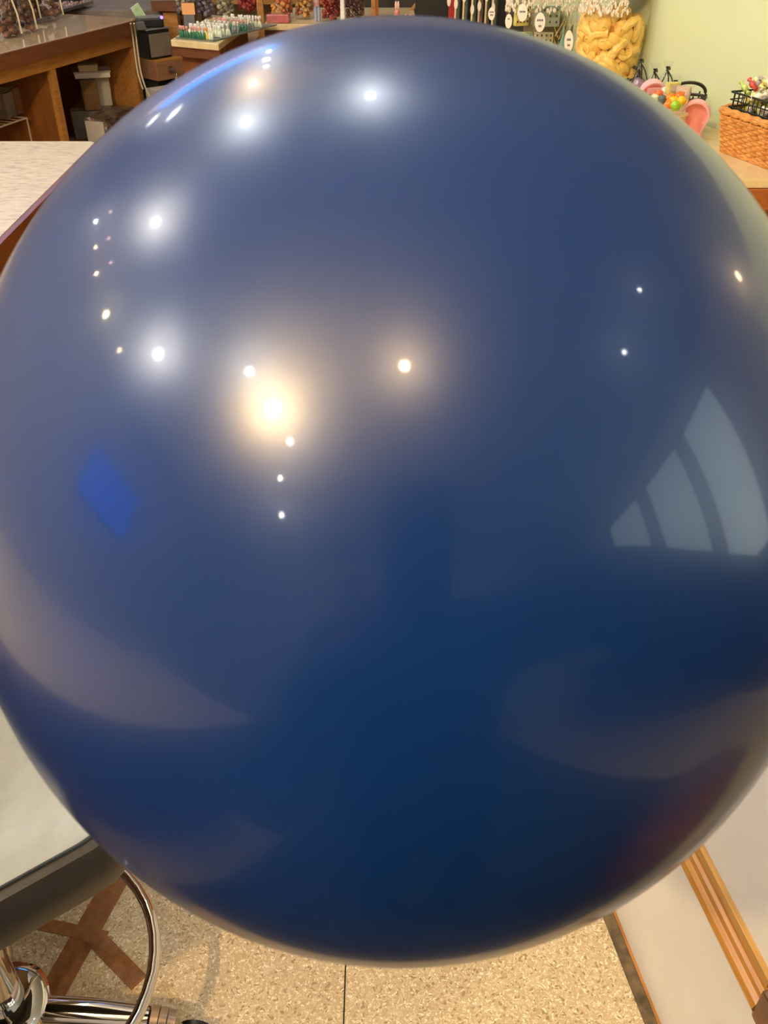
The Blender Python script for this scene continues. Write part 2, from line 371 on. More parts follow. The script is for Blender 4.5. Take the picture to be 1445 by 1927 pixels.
# blue lit screen on the left wall
t = thing('wall_screen', 'blue glowing screen hung on the left wall', 'screen', (XL + 0.005, -0.95, 2.15))
MB().box(0, 0.04, -0.62, 0.62, -0.36, 0.36).build('casing', M_black, t)
MB().box(0.04, 0.046, -0.58, 0.58, -0.32, 0.32).build('display', emis('blue_screen', (0.03, 0.12, 1.0), 5.0), t)
# wall light at the right
t = thing('wall_lamp', 'warm wall lamp on the cream wall at the right', 'lamp', (XR - 0.1, 2.0, 2.40))
MB().ball((0, 0, 0), 0.05, n=16, m=10).build('bulb', emis('sconce', WARM, 60), t)
MB().box(0.04, 0.099, -0.03, 0.03, -0.05, 0.05).build('bracket', M_steel, t)

# ------------------------------------------------------------------ left counter with travertine top (its end reaches into the picture)
t = thing('service_counter', 'customer counter at the left with beige travertine-look top and brown wooden edge', 'counter', (-0.615, 2.055, 0))
ct = [(-0.008, -2.95), (-0.008, -0.012), (-0.02, 0.0), (-0.9, 0.0), (-0.9, -2.95)]
MB().prism(ct, 0.925, 0.95).build('countertop', M_trav, t, bevel=0.002)
MB().box(-0.008, 0.004, -2.95, 0.0, 0.868, 0.9495).build('edge_trim', mat('chestnut_edge', srgb(112, 58, 22), 0.35, noise=srgb(92, 44, 14), scale=16, aniso=(10, 1, 10)), t, bevel=0.002)
MB().box(-0.9, -0.0085, -0.022, -0.002, 0.868, 0.924).build('end_trim', M_brown, t)
MB().box(-0.86, -0.30, -2.9, -0.06, 0.0, 0.924).build('cabinet_base', M_brown, t)

# ------------------------------------------------------------------ back counter with open bays
E0, E1 = Vector((-1.2018, 3.131, 0)), Vector((-0.930, 3.880, 0))
ANG = math.atan2(E1.y - E0.y, E1.x - E0.x); LEN = (E1 - E0).length
bc = thing('display_counter', 'long wooden back counter with open bays and a glossy brown-edged top at upper left', 'counter', E0, ANG)
MB().prism([(-1.2, 0.0), (LEN - 0.05, 0.0), (LEN - 0.012, 0.02), (LEN, 0.06), (LEN, 0.62), (-1.2, 0.62)], 0.93, 0.95).build('countertop', M_laminate, bc, bevel=0.002)
MB().prism([(-1.2, -0.012), (LEN - 0.05, -0.012), (LEN + 0.0, 0.016), (LEN + 0.012, 0.06), (LEN + 0.012, 0.6), (LEN, 0.6), (LEN, 0.06), (LEN - 0.012, 0.02), (LEN - 0.05, 0.0), (-1.2, 0.0)], 0.905, 0.949).build('edge_trim', M_brown, bc)
MB().box(-1.2, LEN - 0.03, 0.012, 0.03, 0.862, 0.929).build('fascia', M_lightwood, bc)
MB().box(LEN - 0.05, LEN - 0.03, 0.032, 0.58, 0.0, 0.929).build('end_panel', M_lightwood, bc)
MB().box(LEN - 0.055, LEN - 0.028, 0.012, 0.031, 0.0, 0.861).build('front_post', M_lightwood, bc)
DU = 0.245
MB().box(DU, DU + 0.018, 0.032, 0.58, 0.05, 0.929).build('divider', M_inwood, bc)
MB().box(DU - 0.004, DU + 0.022, 0.012, 0.031, 0.0, 0.861).build('divider_edge', M_lightwood, bc)
MB().box(-1.2, LEN - 0.051, 0.58, 0.60, 0.0, 0.929).build('back_panel', M_inwood, bc)
SZ = 0.55
MB().box(DU + 0.019, LEN - 0.051, 0.03, 0.579, SZ - 0.02, SZ).build('shelf', M_inwood, bc)
MB().box(-1.2, DU - 0.001, 0.03, 0.579, SZ - 0.02, SZ).build('shelf', M_inwood, bc)
def bloc(u, v, z):   # a point of the back counter's own frame, in the room
    c, s_ = math.cos(ANG), math.sin(ANG); return Vector((E0.x + u * c - v * s_, E0.y + u * s_ + v * c, z))
# cartons in the right bay
def carton(u, v, z, a, b, h, label, m=M_card, rz=0.0, lid=None, group=None):
    t = thing('carton', label, 'box', bloc(u, v, z), ANG + rz, group)
    MB().box(-a / 2, a / 2, -b / 2, b / 2, 0, h).build('body', m, t, bevel=0.002)
    MB().box(-a / 2 - 0.002, a / 2 + 0.002, -0.018, 0.018, h * 0.35, h + 0.0012).build('tape', mat('packing_tape', srgb(170, 150, 120), 0.3, noise=srgb(160, 140, 110), scale=20), t)
    if lid: MB().box(-a / 2 - 0.004, a / 2 + 0.004, -b / 2 - 0.004, b / 2 + 0.004, h * 0.86, h + 0.002).build('lid', lid, t)
    return t
def onv(px, py, v):
    """the point of the vertical plane at depth v inside the back counter seen at a pixel: (u, z)"""
    n_ = Vector((-math.sin(ANG), math.cos(ANG), 0)); r = ray(px, py); t_ = (E0 + n_ * v - CAM).dot(n_) / r.dot(n_); q_ = CAM + r * t_
    return (q_ - E0).dot(Vector((math.cos(ANG), math.sin(ANG), 0))), q_.z
u0, zb = onv(180, 204, 0.14)
PZ = zb - SZ
FR = -0.95      # turned so that one side faces the shop
carton(u0 + 0.01, 0.17, SZ, 0.15, 0.09, PZ - 0.002, 'flat dark carton at the bottom of the open right bay', M_greycard, rz=FR)
u1, z1_ = onv(168, 148, 0.14)
carton(u1 + 0.005, 0.15, zb, 0.06, 0.07, z1_ - zb, 'upright brown grey carton left in the open right bay', mat('brown_card', srgb(132, 100, 64), 0.8, noise=srgb(110, 80, 48), scale=20), rz=FR)
u2, _z = onv(196, 148, 0.14)
carton(u2 - 0.005, 0.15, zb, 0.055, 0.07, z1_ - zb, 'upright pale carton right in the open right bay', M_card, rz=FR)
u3, _z = onv(178, 140, 0.14)
carton(u3 + 0.0, 0.15, z1_ + 0.003, 0.13, 0.10, 0.022, 'wide flat white box lying on top of the two upright cartons', M_white, lid=M_card, rz=FR)
carton(u3 - 0.02, 0.15, z1_ + 0.028, 0.07, 0.08, 0.022, 'small cream box topmost on the stack in the right bay', M_beigetop, rz=FR)
def parcel():
    up, zp = onv(200, 250, 0.05); t = thing('parcel', 'crumpled brown and silver parcel in front of the cartons in the right bay', 'parcel', bloc(up + 0.06, 0.062, SZ), ANG + 0.1)
    bm = bmesh.new(); bmesh.ops.create_cube(bm, size=1); bmesh.ops.subdivide_edges(bm, edges=bm.edges, cuts=7, use_grid_fill=True)
    for v in bm.verts:
        v.co = Vector((v.co.x * 0.24, v.co.y * 0.085, (v.co.z + 0.5) * 0.105))
        if v.co.z > 0.002: v.co += Vector((random.uniform(-1, 1), random.uniform(-1, 1), random.uniform(-1, 0.6))) * 0.006
    me = bpy.data.meshes.new('wrapping'); bm.to_mesh(me); bm.free()
    me.materials.append(mat('crumpled_paper', srgb(120, 100, 84), 0.35, noise=srgb(74, 58, 46), scale=22, bump=0.8)); o = bpy.data.objects.new('wrapping', me); COL.objects.link(o); o.parent = t
    MB().box(-0.129, -0.121, -0.038, 0.036, 0.02, 0.095).build('label_sheet', M_card, t)
parcel()
# wire rack with small boxes in the left bay
def rack():
    t = thing('wire_rack', 'white wire rack standing in the left bay of the back counter', 'rack', bloc(onv(50, 222, 0.12)[0] - 0.12, 0.12, onv(50, 222, 0.12)[1] - 0.10), ANG)
    for i in range(14): MB().tube([(-0.30 + i * 0.032, 0, 0.10), (-0.30 + i * 0.032, 0.26, 0.10)], 0.0018, 6).build('wire', M_cable, t)
    MB().tube([(-0.30, 0, 0.10), (0.12, 0, 0.10), (0.12, 0.26, 0.10), (-0.30, 0.26, 0.10)], 0.003, 6, closed=True).build('rim', M_cable, t)
    for x, y in ((0.12, 0), (0.12, 0.26), (-0.30, 0), (-0.30, 0.26)): MB().tube([(x, y, SZ + 0.002 - t.location.z), (x, y, 0.10)], 0.003, 6).build('leg', M_cable, t)
rack()
RZ_ = onv(50, 222, 0.12)[1] + 0.004; ur = onv(28, 215, 0.2)[0]
carton(ur, 0.2, RZ_, 0.05, 0.07, 0.085, 'dusty open brown box on the rack in the left bay', mat('brown_card', srgb(132, 100, 64), 0.8, noise=srgb(110, 80, 48), scale=20))
carton(ur - 0.065, 0.19, RZ_, 0.05, 0.07, 0.08, 'grey box at the left edge on the wire rack', M_greycard)
t = thing('cloth_bundle', 'dark crumpled bundle on the floor of the left bay', 'bundle', bloc(onv(105, 252, 0.12)[0], 0.12, SZ))
b_ = MB().ball((0, 0, 0.035), 0.07, 0.05, 0.035, 14, 8)
b_.v = [(x + random.uniform(-.006, .006), y + random.uniform(-.006, .006), max(0, z + random.uniform(-.006, .006))) for x, y, z in b_.v]
b_.build('bundle', mat('dark_bundle', srgb(50, 34, 28), 0.8, noise=srgb(72, 50, 40), scale=30, bump=0.5), t)

# ------------------------------------------------------------------ clear bags of brown sweets on the back counter
slate = MB().box(-0.02, 0.66, 0.0, 0.22, 0, 0.012).build('slate_tray', mat('slate', srgb(92, 92, 96), 0.35, noise=srgb(150, 140, 138), scale=60, bump=0.3))
slate.location = bloc(0.44, 0.30, 0.9505); slate.rotation_euler = (0, 0, ANG + 0.16); tag(slate, 'flat grey slate tray under the row of sweet bags', 'tray')
M_nut = [mat('brown_sweet_%d' % i, srgb(*c), 0.55, noise=srgb(*d), scale=60, bump=0.6) for i, (c, d) in enumerate((((112, 76, 56), (84, 52, 38)), ((140, 102, 78), (110, 72, 52)), ((92, 62, 48), (66, 42, 32))))]
M_bag = glass('bag_film', (0.97, 0.96, 0.94, 1), 0.15)
def sweet_bag(loc, h, r, label, rz, seed):
    rnd = random.Random(seed)
    t = thing('sweet_bag', label, 'bag', loc, rz, 'clear bags of brown sweets')
    prof = [(r * 0.86, 0.0), (r, h * 0.08), (r * 0.95, h * 0.4), (r * 0.72, h * 0.8), (r * 0.5, h), (r * 0.34, h * 1.1), (r * 0.5, h * 1.22)]
    MB().lathe(prof, 22, sy=0.62, capt=False).build('film', M_bag, t)
    n = 0; mbs = [MB(), MB(), MB()]
    for k in range(150):
        z = rnd.uniform(0.06, 0.95) * h; rr = r * (1 - 0.42 * (z / h)) * 0.83; a = rnd.uniform(0, 2 * PI); q = rr * math.sqrt(rnd.uniform(0.5, 1))
        s_ = 0.011 * rnd.uniform(0.7, 1.2)
        M = Matrix.Translation((q * math.cos(a), q * math.sin(a) * 0.6, z)) @ Matrix.Rotation(rnd.uniform(0, 3), 4, Vector((rnd.random(), rnd.random(), 1)))
        mbs[k % 3].ball((0, 0, 0), s_, s_ * 0.7, s_ * 0.8, 6, 4, M)
    for k in range(3):
        o = mbs[k].build('sweets', M_nut[k], t); o['kind'] = 'stuff'
    seam = MB().tube([(r * 1.0, 0, h * 0.05), (r * 0.97, 0, h * 0.4), (r * 0.76, 0, h * 0.8), (r * 0.54, 0, h)], 0.0028, 6)
    seam.build('seam', mat('bag_seam', srgb(236, 216, 180), 0.3, noise=srgb(226, 206, 168), scale=30), t)
for (px, py, h, r, lab, s_) in ((6, 70, 0.17, 0.062, 'clear bag of dark brown sweets, front one at the left edge', 1), (38, 61, 0.17, 0.058, 'clear bag of dark brown sweets, second from the left in front', 2),
                                (48, 40, 0.15, 0.055, 'clear bag of brown sweets behind the front two, partly hidden', 3), (82, 34, 0.15, 0.072, 'wide clear bag of brown sweets standing rightmost on the slate tray', 4)):
    p = onz(px, py, 0.962); p.z = 0.951 if s_ < 3 else 0.963
    if s_ < 3: p = onz(px, py, 0.951)
    sweet_bag(p, h, r, lab, ANG - 0.9, s_)
# pebbled candy on the tray
def pebble_mat():
    t = thing('candy_mat', 'silver speckled candy sheet lying on the slate tray right of the bags', 'tray', bloc(0.80, 0.36, 0.9635), ANG + 0.16)
    rnd = random.Random(5)
    base = MB().box(-0.15, 0.20, -0.02, 0.12, 0, 0.003); base.build('sheet', M_grey, t)
    m = MB()
    for k in range(260): m.ball((rnd.uniform(-0.145, 0.195), rnd.uniform(-0.015, 0.115), 0.006), 0.006, 0.005, 0.005, 6, 4)
    o = m.build('candy_beads', mat('bead_candy', srgb(200, 170, 165), 0.2, noise=srgb(120, 90, 90), scale=80), t); o['kind'] = 'stuff'
pebble_mat()
# black machine and a roll behind the counter top
p = onz(121, 10, 0.95)
t = thing('black_case', 'black case standing on the pale side table behind the sweet bags', 'case', (-1.30, 4.23, 0.941), ANG - 1.1)
MB().box(-0.055, 0.055, -0.05, 0.05, 0.012, 0.14).build('body', M_black, t, bevel=0.012); MB().box(-0.06, 0.06, -0.055, 0.055, 0, 0.012).build('base', M_brown, t)
# far side table behind the counter end
t = thing('side_table', 'pale side table behind the far end of the back counter', 'table', (-1.08, 4.62, 0))
MB().box(-0.42, 0.26, -0.46, 0.25, 0.91, 0.94).build('tabletop', M_greycard, t)
for sx in (-0.28, 0.22):
    for sy in (-0.42, 0.21): MB().box(sx, sx + 0.03, sy, sy + 0.03, 0, 0.909).build('leg', M_inwood, t)
r_ = MB().tube([(-0.17, 0, 0), (0.14, 0, 0)], 0.028, 16).build('paper_roll', mat('green_roll', srgb(120, 122, 110), 0.4, noise=srgb(96, 110, 100), scale=20)); r_.location = (-1.1, 4.62, 0.969); r_.rotation_euler = (0, 0, -0.05)
tag(r_, 'grey green roll of wrapping film on the side table', 'roll')
for k, (dx, c) in enumerate(((-0.22, (214, 196, 150)), (-0.08, (190, 176, 150)), (0.06, (60, 84, 84)))):
    b_ = MB().box(-0.055, 0.055, -0.03, 0.03, 0, 0.03).build('small_packet', mat('packet_%d' % k, srgb(*c), 0.4, noise=srgb(c[0] - 20, c[1] - 20, c[2] - 20), scale=30), bevel=0.003); b_.location = (-1.09 + dx, 4.74, 0.941)
    tag(b_, ('cream packet at the left on the side table', 'beige packet in the middle of the side table', 'dark teal packet at the right on the side table')[k], 'packet')

# ------------------------------------------------------------------ cash stand, printer, card readers
CA = math.radians(47)
cs = thing('cash_stand', 'wooden drawer stand with a key in its lock beside the back counter', 'stand', onz(293, 119, 0.80).to_2d().to_3d(), CA)
#   local x runs away to the right, local y away to the left
MB().box(0, 0.34, 0, 0.26, 0.735, 0.80).build('drawer_box', mat('pinkish_wood', srgb(150, 108, 78), 0.45, noise=srgb(132, 92, 64), scale=14, aniso=(1, 8, 8)), cs, bevel=0.003)
MB().box(0.004, 0.336, 0.004, 0.256, 0.801, 0.806).build('top_board', M_lightwood, cs)
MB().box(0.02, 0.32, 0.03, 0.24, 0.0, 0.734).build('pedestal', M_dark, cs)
MB().lathe([(0.012, 0), (0.012, 0.006)], 14, Matrix.Translation((0.06, -0.001, 0.772)) @ Matrix.Rotation(PI / 2, 4, 'X')).build('lock', M_chrome, cs)
kt = thing('key_ring', 'keys hanging from the lock of the drawer stand', 'keys', onz(293, 119, 0.80) + Vector((0.06 * math.cos(CA) + 0.008 * math.sin(CA), 0.06 * math.sin(CA) - 0.008 * math.cos(CA), -0.028)), CA)
MB().box(-0.0012, 0.0012, -0.028, 0.0, -0.006, 0.006).build('key', M_steel, kt)
MB().tube([(0, -0.026 + 0.0, -0.012 + 0.012 * 1), (0.006, -0.028, -0.012), (0, -0.03, -0.024), (-0.006, -0.028, -0.012)], 0.0009, 6, closed=True).build('ring', M_steel, kt)
MB().box(-0.005, 0.005, -0.031, -0.029, -0.075, -0.024).build('tag', M_cable, kt)
q = onz(293, 119, 0.80)
def cl(u, v, z): return Vector((q.x + u * math.cos(CA) - v * math.sin(CA), q.y + u * math.sin(CA) + v * math.cos(CA), z))
pr = thing('receipt_printer', 'black and grey receipt printer standing on the drawer stand', 'printer', onz(283, 113, 0.807), CA)
MB().box(0.0, 0.105, 0.0, 0.105, 0, 0.098).build('body', M_black, pr, bevel=0.005)
MB().box(0.006, 0.100, -0.004, -0.0002, 0.008, 0.088).build('front_panel', mat('printer_front', srgb(128, 118, 106), 0.25, noise=srgb(112, 102, 92), scale=12, coat=0.3), pr)
MB().box(0.0, 0.105, 0.0, 0.105, 0.099, 0.105).build('cover', M_grey, pr, bevel=0.003)
rd = thing('card_reader', 'dark card reader with a blue light on top of the printer', 'card reader', onz(283, 113, 0.807) + Vector((0.03 * math.cos(CA) - 0.06 * math.sin(CA), 0.03 * math.sin(CA) + 0.06 * math.cos(CA), 0.1055)), CA - 0.5)
MB().box(-0.02, 0.075, -0.03, 0.03, 0, 0.032).build('body', M_black, rd, bevel=0.005); MB().box(-0.02, 0.075, -0.031, 0.03, 0.0322, 0.036).build('keypad', M_grey, rd)
MB().ball((0.07, -0.031, 0.034), 0.006).build('indicator', emis('violet_led', (0.25, 0.15, 1.0), 3), rd)
t2 = thing('terminal', 'small grey payment terminal left of the card reader', 'terminal', onz(283, 113, 0.807) + Vector((0.0 * math.cos(CA) - 0.10 * math.sin(CA) + .035, 0.0 + 0.05 * math.cos(CA) - .03, 0.1055)), CA)
MB().prism([(-0.03, 0), (0.03, 0), (0.02, 0.028), (-0.03, 0.03)], -0.028, 0.028, Matrix.Rotation(PI / 2, 4, 'X')).build('body', M_grey, t2, bevel=0.003)
MB().box(-0.024, 0.012, -0.022, 0.022, 0.0302, 0.0318).build('screen', M_black, t2)
for k, (u, v, w_, lab) in enumerate(((-0.05, -0.02, 0.10, 'white paper bag below the left of the drawer stand'), (0.06, -0.06, 0.10, 'white paper bag below the keys of the drawer stand'))):
    t = thing('paper_bag', lab, 'bag', cl(u, v, 0.0), CA)
    MB().prism([(0, -0.03), (w_, -0.03), (w_ * 1.02, 0.03), (0.0, 0.04)], 0.56, 0.715).build('body', M_card, t)
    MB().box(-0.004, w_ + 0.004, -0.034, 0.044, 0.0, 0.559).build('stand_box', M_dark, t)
cab = [onz(252, 44, 0.951), ony(256, 70, 3.80), ony(261, 110, 3.76), ony(266, 140, 3.72), ony(275, 168, 3.66), ony(285, 186, 3.60), ony(300, 205, 3.55)]
def smooth(pts, n=6):
    out = []; P = [pts[0]] + list(pts) + [pts[-1]]
    for i in range(1, len(P) - 2):
        for k in range(n):
            t_ = k / n; a, b_, c, d = P[i - 1], P[i], P[i + 1], P[i + 2]
            out.append(0.5 * ((2 * b_) + (c - a) * t_ + (2 * a - 5 * b_ + 4 * c - d) * t_ ** 2 + (3 * b_ - a - 3 * c + d) * t_ ** 3))
    out.append(P[-2]); return out
o = MB().tube(smooth(cab), 0.0032, 8).build('power_cable', M_cable); tag(o, 'off-white cable hanging down the end of the back counter', 'cable')
o = MB().tube(smooth([p + Vector((-0.012, 0.0, 0)) for p in cab[:5]]), 0.003, 8).build('power_cable', M_cable); tag(o, 'second shorter off-white cable beside the counter end', 'cable')

# small high stand (post and board)
ps = thing('till_stand', 'small wooden stand with a square board on a post behind the printer', 'stand', (-0.856, 4.12, 0), 0.0)
MB().box(-0.028, 0.028, -0.028, 0.028, 0, 0.950).build('post', M_lightwood, ps)
MB().box(-0.065, 0.055, -0.05, 0.05, 0.95, 0.985).build('board', M_brown, ps); MB().box(-0.068, 0.058, -0.053, 0.053, 0.986, 0.993).build('top_sheet', M_greycard, ps)
t = thing('sweet_packet', 'green and white packet leaning at the small wooden stand', 'packet', ony(267, 34, 3.98), 0.5)
MB().box(-0.018, 0.018, -0.006, 0.006, 0, 0.05).build('wrapper', mat('green_pack', srgb(150, 200, 130), 0.3, noise=srgb(210, 220, 200), scale=40), t, rot=(0, -0.5, 0))
MB().box(-0.05, 0.04, -0.03, 0.03, -0.04, -0.001).build('holder', M_grey, t)

# ------------------------------------------------------------------ display table with the glass tray
dt0, dt1, dt2 = onz(321, 75), onz(411, 83), onz(478, 34)
dt3 = dt0 + (dt2 - dt1)
cx0 = (dt0 + dt1 + dt2 + dt3) / 4
dt = thing('display_table', 'wooden display table with pale top carrying the glass tray of mints', 'table', (dt0.x, dt0.y, 0))
rel = lambda p: (p.x - dt0.x, p.y - dt0.y)
MB().prism([rel(p) for p in (dt0, dt1, dt2, dt3)], 0.93, 0.95).build('tabletop', M_beigetop, dt, bevel=0.002)
def inset(ps, k):
    c = sum(ps, Vector()) / len(ps); return [c + (p - c) * k for p in ps]
MB().prism([rel(p) for p in (dt0 * .985 + dt3 * .015, dt1 * .985 + dt2 * .015, dt1 * .96 + dt2 * .04, dt0 * .96 + dt3 * .04)], 0.90, 0.929).build('apron', M_brown, dt)
MB().prism([rel(p) for p in inset([dt0, dt1, dt2, dt3], 0.80)], 0.0, 0.929).build('cabinet', M_inwood, dt)
ins = inset([dt0, dt1, dt2, dt3], 0.80)
for k in (0.0, 0.33, 0.66):
    a = ins[1].lerp(ins[2], k + 0.02); b_ = ins[1].lerp(ins[2], k + 0.31); d = (b_ - a).normalized(); n_ = Vector((d.y, -d.x, 0))
    MB().prism([rel(a), rel(b_), rel(b_ + n_ * 0.01), rel(a + n_ * 0.01)][::1], 0.5, 0.87).build('drawer_front', M_brown, dt)
# glass tray with rows of mint packs
tr = thing('glass_tray', 'shallow glass tray holding rows of wrapped mints on the display table', 'tray', (dt0.x + 0.012, dt0.y + 0.02, 0.951), math.atan2(dt1.y - dt0.y, dt1.x - dt0.x))
W_, D_ = 0.155, 0.40
for a in ((0, W_, 0, 0.003), (0, W_, D_ - 0.003, D_), (0, 0.003, 0.003, D_ - 0.003), (W_ - 0.003, W_, 0.003, D_ - 0.003)):
    MB().box(a[0], a[1], a[2], a[3], 0.003, 0.035).build('glass_side', M_glass, tr)
MB().box(0, W_, 0, D_, 0, 0.003).build('base', mat('tray_base', srgb(120, 128, 118), 0.4, noise=srgb(100, 110, 100), scale=20), tr)
ta = math.atan2(dt1.y - dt0.y, dt1.x - dt0.x)
def tl(u, v, z): return Vector((tr.location.x + u * math.cos(ta) - v * math.sin(ta), tr.location.y + u * math.sin(ta) + v * math.cos(ta), 0.951 + z))
PK = {}
def mint(kind):
    cols = {'green': ((40, 110, 80), (226, 160, 150)), 'yellow': ((226, 190, 60), (230, 150, 60)), 'grey': ((110, 118, 122), (220, 214, 200)), 'white': ((214, 226, 200), (240, 236, 228))}[kind]
    t = thing('mint_pack', '', 'sweet', (0, 0, 0))
    MB().lathe([(0.0045, 0), (0.0052, 0.004), (0.005, 0.016), (0.001, 0.022)], 8).build('wrapper', mat('mint_' + kind, srgb(*cols[0]), 0.3, noise=srgb(*[min(255, c + 30) for c in cols[0]]), scale=60), t)
    MB().lathe([(0.001, 0.021), (0.004, 0.026), (0.0042, 0.034), (0.001, 0.036)], 8).build('twist', mat('mint_tip_' + kind, srgb(*cols[1]), 0.3, noise=srgb(*[min(255, c + 15) for c in cols[1]]), scale=60), t)
    return t
kinds = ['green'] * 11 + ['yellow'] * 2 + ['white'] * 2
for row in range(7):
    for k in range(13):
        kd = ('yellow' if k == 10 else 'white' if k > 10 else 'green') if row == 0 else ('white' if row == 1 else ('grey', 'white', 'grey', 'green', 'grey', 'white')[row - 1])
        u, v = 0.012 + k * 0.0108, 0.016 + row * 0.050 + random.uniform(-.003, .003)
        lab = {'green': 'small mint with green wrapper and pink twist in the glass tray', 'yellow': 'small yellow wrapped mint at the front of the glass tray', 'grey': 'small silver grey wrapped mint in the glass tray', 'white': 'small pale wrapped mint in the glass tray'}[kd]
        loc = tl(u, v, 0.0035); rt = (random.uniform(-.2, .2), random.uniform(-.25, .25), random.uniform(0, 3))
        if kd not in PK:
            PK[kd] = mint(kd); PK[kd].location = loc; PK[kd].rotation_euler = (0, 0, 0); PK[kd]['label'] = lab; PK[kd]['group'] = kd + ' mints in the glass tray'
        else:
            dup(PK[kd], loc, rt)
# orange card on a clip
t = thing('price_card', 'plain orange card standing among the jars behind the glass tray', 'card', ony(356, 34, 3.86), 0.1)
MB().box(-0.024, 0.024, -0.001, 0.001, 0.012, 0.05).build('card', mat('orange_card', srgb(240, 176, 116), 0.6, noise=srgb(234, 168, 106), scale=20), t)
MB().box(-0.02, 0.02, -0.012, 0.012, -0.03, 0.012).build('holder', M_grey, t)

# ------------------------------------------------------------------ jars
def jar(loc, r, h, label, colors, n, piece=0.010, lid=None, taper=1.0, group=None, fill=0.8, knob=True, grp=None, elong=1.0, seed=3, solid=None, nm='sweet', one=None, sq=False):
    rnd = random.Random(seed)
    t = thing('sweet_jar', label, 'jar', loc, rnd.uniform(0, 1) if not sq else 0, group)
    prof = [(r * 0.9 * taper, 0.0), (r * taper, h * 0.03), (r, h * 0.80), (r * 0.96, h * 0.86), (r * 0.80, h * 0.92), (r * 0.80, h)]
    MB().lathe(prof, 28, capt=False).build('glass', M_glass, t)
    lidp = [(r * 0.86, h), (r * 0.90, h * 1.02), (r * 0.90, h * 1.07), (r * 0.5, h * 1.12)]
    MB().lathe(lidp, 28).build('lid', lid or M_glass, t)
    if knob: MB().ball((0, 0, h * 1.16), r * 0.2, n=14, m=8).build('knob', lid or M_glass, t)
    # the sweets, each a thing of its own
    protos = []
    for c in colors:
        mb = MB().ball((0, 0, 0), piece * elong, piece, piece * 0.72, 8, 5)
        mb.v = [(x * rnd.uniform(.92, 1.08), y * rnd.uniform(.92, 1.08), z * rnd.uniform(.9, 1.1)) for x, y, z in mb.v]
        key = 'sweet_%d_%d_%d' % c
        protos.append((mb.mesh('sweet'), mat(key, srgb(*c), 0.4, noise=srgb(*[max(0, int(q_ * 0.78)) for q_ in c]), scale=90, bump=0.3)))
    for me, m in protos: me.materials.append(m)
    if solid: MB().lathe([(r * taper * 0.6, h * 0.02), (r * 0.6, h * fill * 0.9)], 16).build('fill', solid, t)
    for k in range(n):
        z = h * (0.05 + fill * 0.95 * (k / n)) ; a = k * 2.399963; rr = r * (taper + (1 - taper) * z / h) - piece * 0.95
        q_ = rr * (1.0 if k % 5 else 0.5)
        if math.sin(a) > 0.35: continue      # the far side of the jar shows nothing
        me, m = protos[rnd.randrange(len(protos))]
        o = bpy.data.objects.new(nm, me); COL.objects.link(o)
        o.location = Vector(loc) + Vector((q_ * math.cos(a), q_ * math.sin(a), z + piece * .3)); o.rotation_euler = (rnd.uniform(-1, 1), rnd.uniform(-1, 1), a)
        tag(o, one, 'sweet', grp)
    return t
FZ = 0.951
# far counter
fc = thing('far_counter', 'far counter with beige top and dark front carrying the small sweet jars', 'counter', (-0.44, 3.73, 0))
MB().box(0, 0.56, 0, 0.45, 0.93, 0.95).build('countertop', M_beigetop, fc, bevel=0.002); MB().box(0.0, 0.56, 0.004, 0.02, 0.90, 0.929).build('edge_trim', M_brown, fc)
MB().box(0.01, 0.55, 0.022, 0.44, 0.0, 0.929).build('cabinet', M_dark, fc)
# lower glossy shelf bridging the two
br = [onz(412, 84, 0.88), onz(470, 93, 0.88), onz(500, 47, 0.88), onz(478, 30, 0.88)]
o = thing('bridge_shelf', 'low glossy cream shelf between the display table and the far counter', 'shelf', (br[0].x, br[0].y, 0))
rb = lambda p: (p.x - br[0].x, p.y - br[0].y)
MB().prism([rb(p) for p in br], 0.862, 0.88).build('board', mat('glossy_cream', srgb(216, 182, 128), 0.18, noise=srgb(204, 168, 112), scale=8, coat=0.5), o)
MB().prism([rb(p) for p in inset(br, 0.7)], 0.0, 0.861).build('support', M_dark, o)
jar(onz(462, 31, FZ) + Vector((0, 0.12, 0)), 0.042, 0.15, 'glass jar of dark red sweets left of the wooden post strip', [(150, 24, 34), (196, 60, 60)], 60, 0.011, one='dark red sweet in the jar behind the display table', grp='sweets in the dark red jar', seed=11, fill=.62)
# narrow wooden upright
o = MB().box(-0.012, 0.012, -0.012, 0.012, 0, 1.5).build('wooden_upright', M_lightwood); o.location = (onz(484, 30).x, 3.95, 0); o.location.x = -0.4755; tag(o, 'thin pale wooden upright between the left jars', 'post')
t = thing('red_box', 'clear box of deep pink jelly on the edge of the far counter', 'box', (-0.432, 3.75, FZ), -0.05)
MB().box(0, 0.083, 0, 0.05, 0, 0.028).build('jelly', mat('pink_jelly', srgb(176, 84, 88), 0.25, noise=srgb(196, 116, 112), scale=40), t, bevel=0.003); MB().box(-0.001, 0.084, -0.001, 0.051, 0.0285, 0.031).build('lid', M_glass, t)
jar((-0.385, 3.875, FZ), 0.042, 0.16, 'glass jar of orange and cream sweets behind the pink jelly box', [(240, 170, 90), (246, 216, 170), (200, 110, 60)], 70, 0.011, one='orange or cream sweet in the jar behind the jelly box', grp='sweets in the orange jar', seed=12)
jar((-0.300, 3.86, FZ), 0.036, 0.16, 'narrow glass jar of amber sweets beside the orange jar', [(226, 170, 96), (170, 96, 50)], 60, 0.010, one='amber sweet in the narrow jar', grp='sweets in the amber jar', seed=13)
jar((-0.196, 3.80, FZ), 0.035, 0.15, 'glass jar of glossy red sweets in the middle of the far counter', [(150, 34, 30), (190, 84, 76), (110, 24, 26)], 90, 0.009, one='glossy red sweet in the middle jar', grp='sweets in the red jar', seed=14)
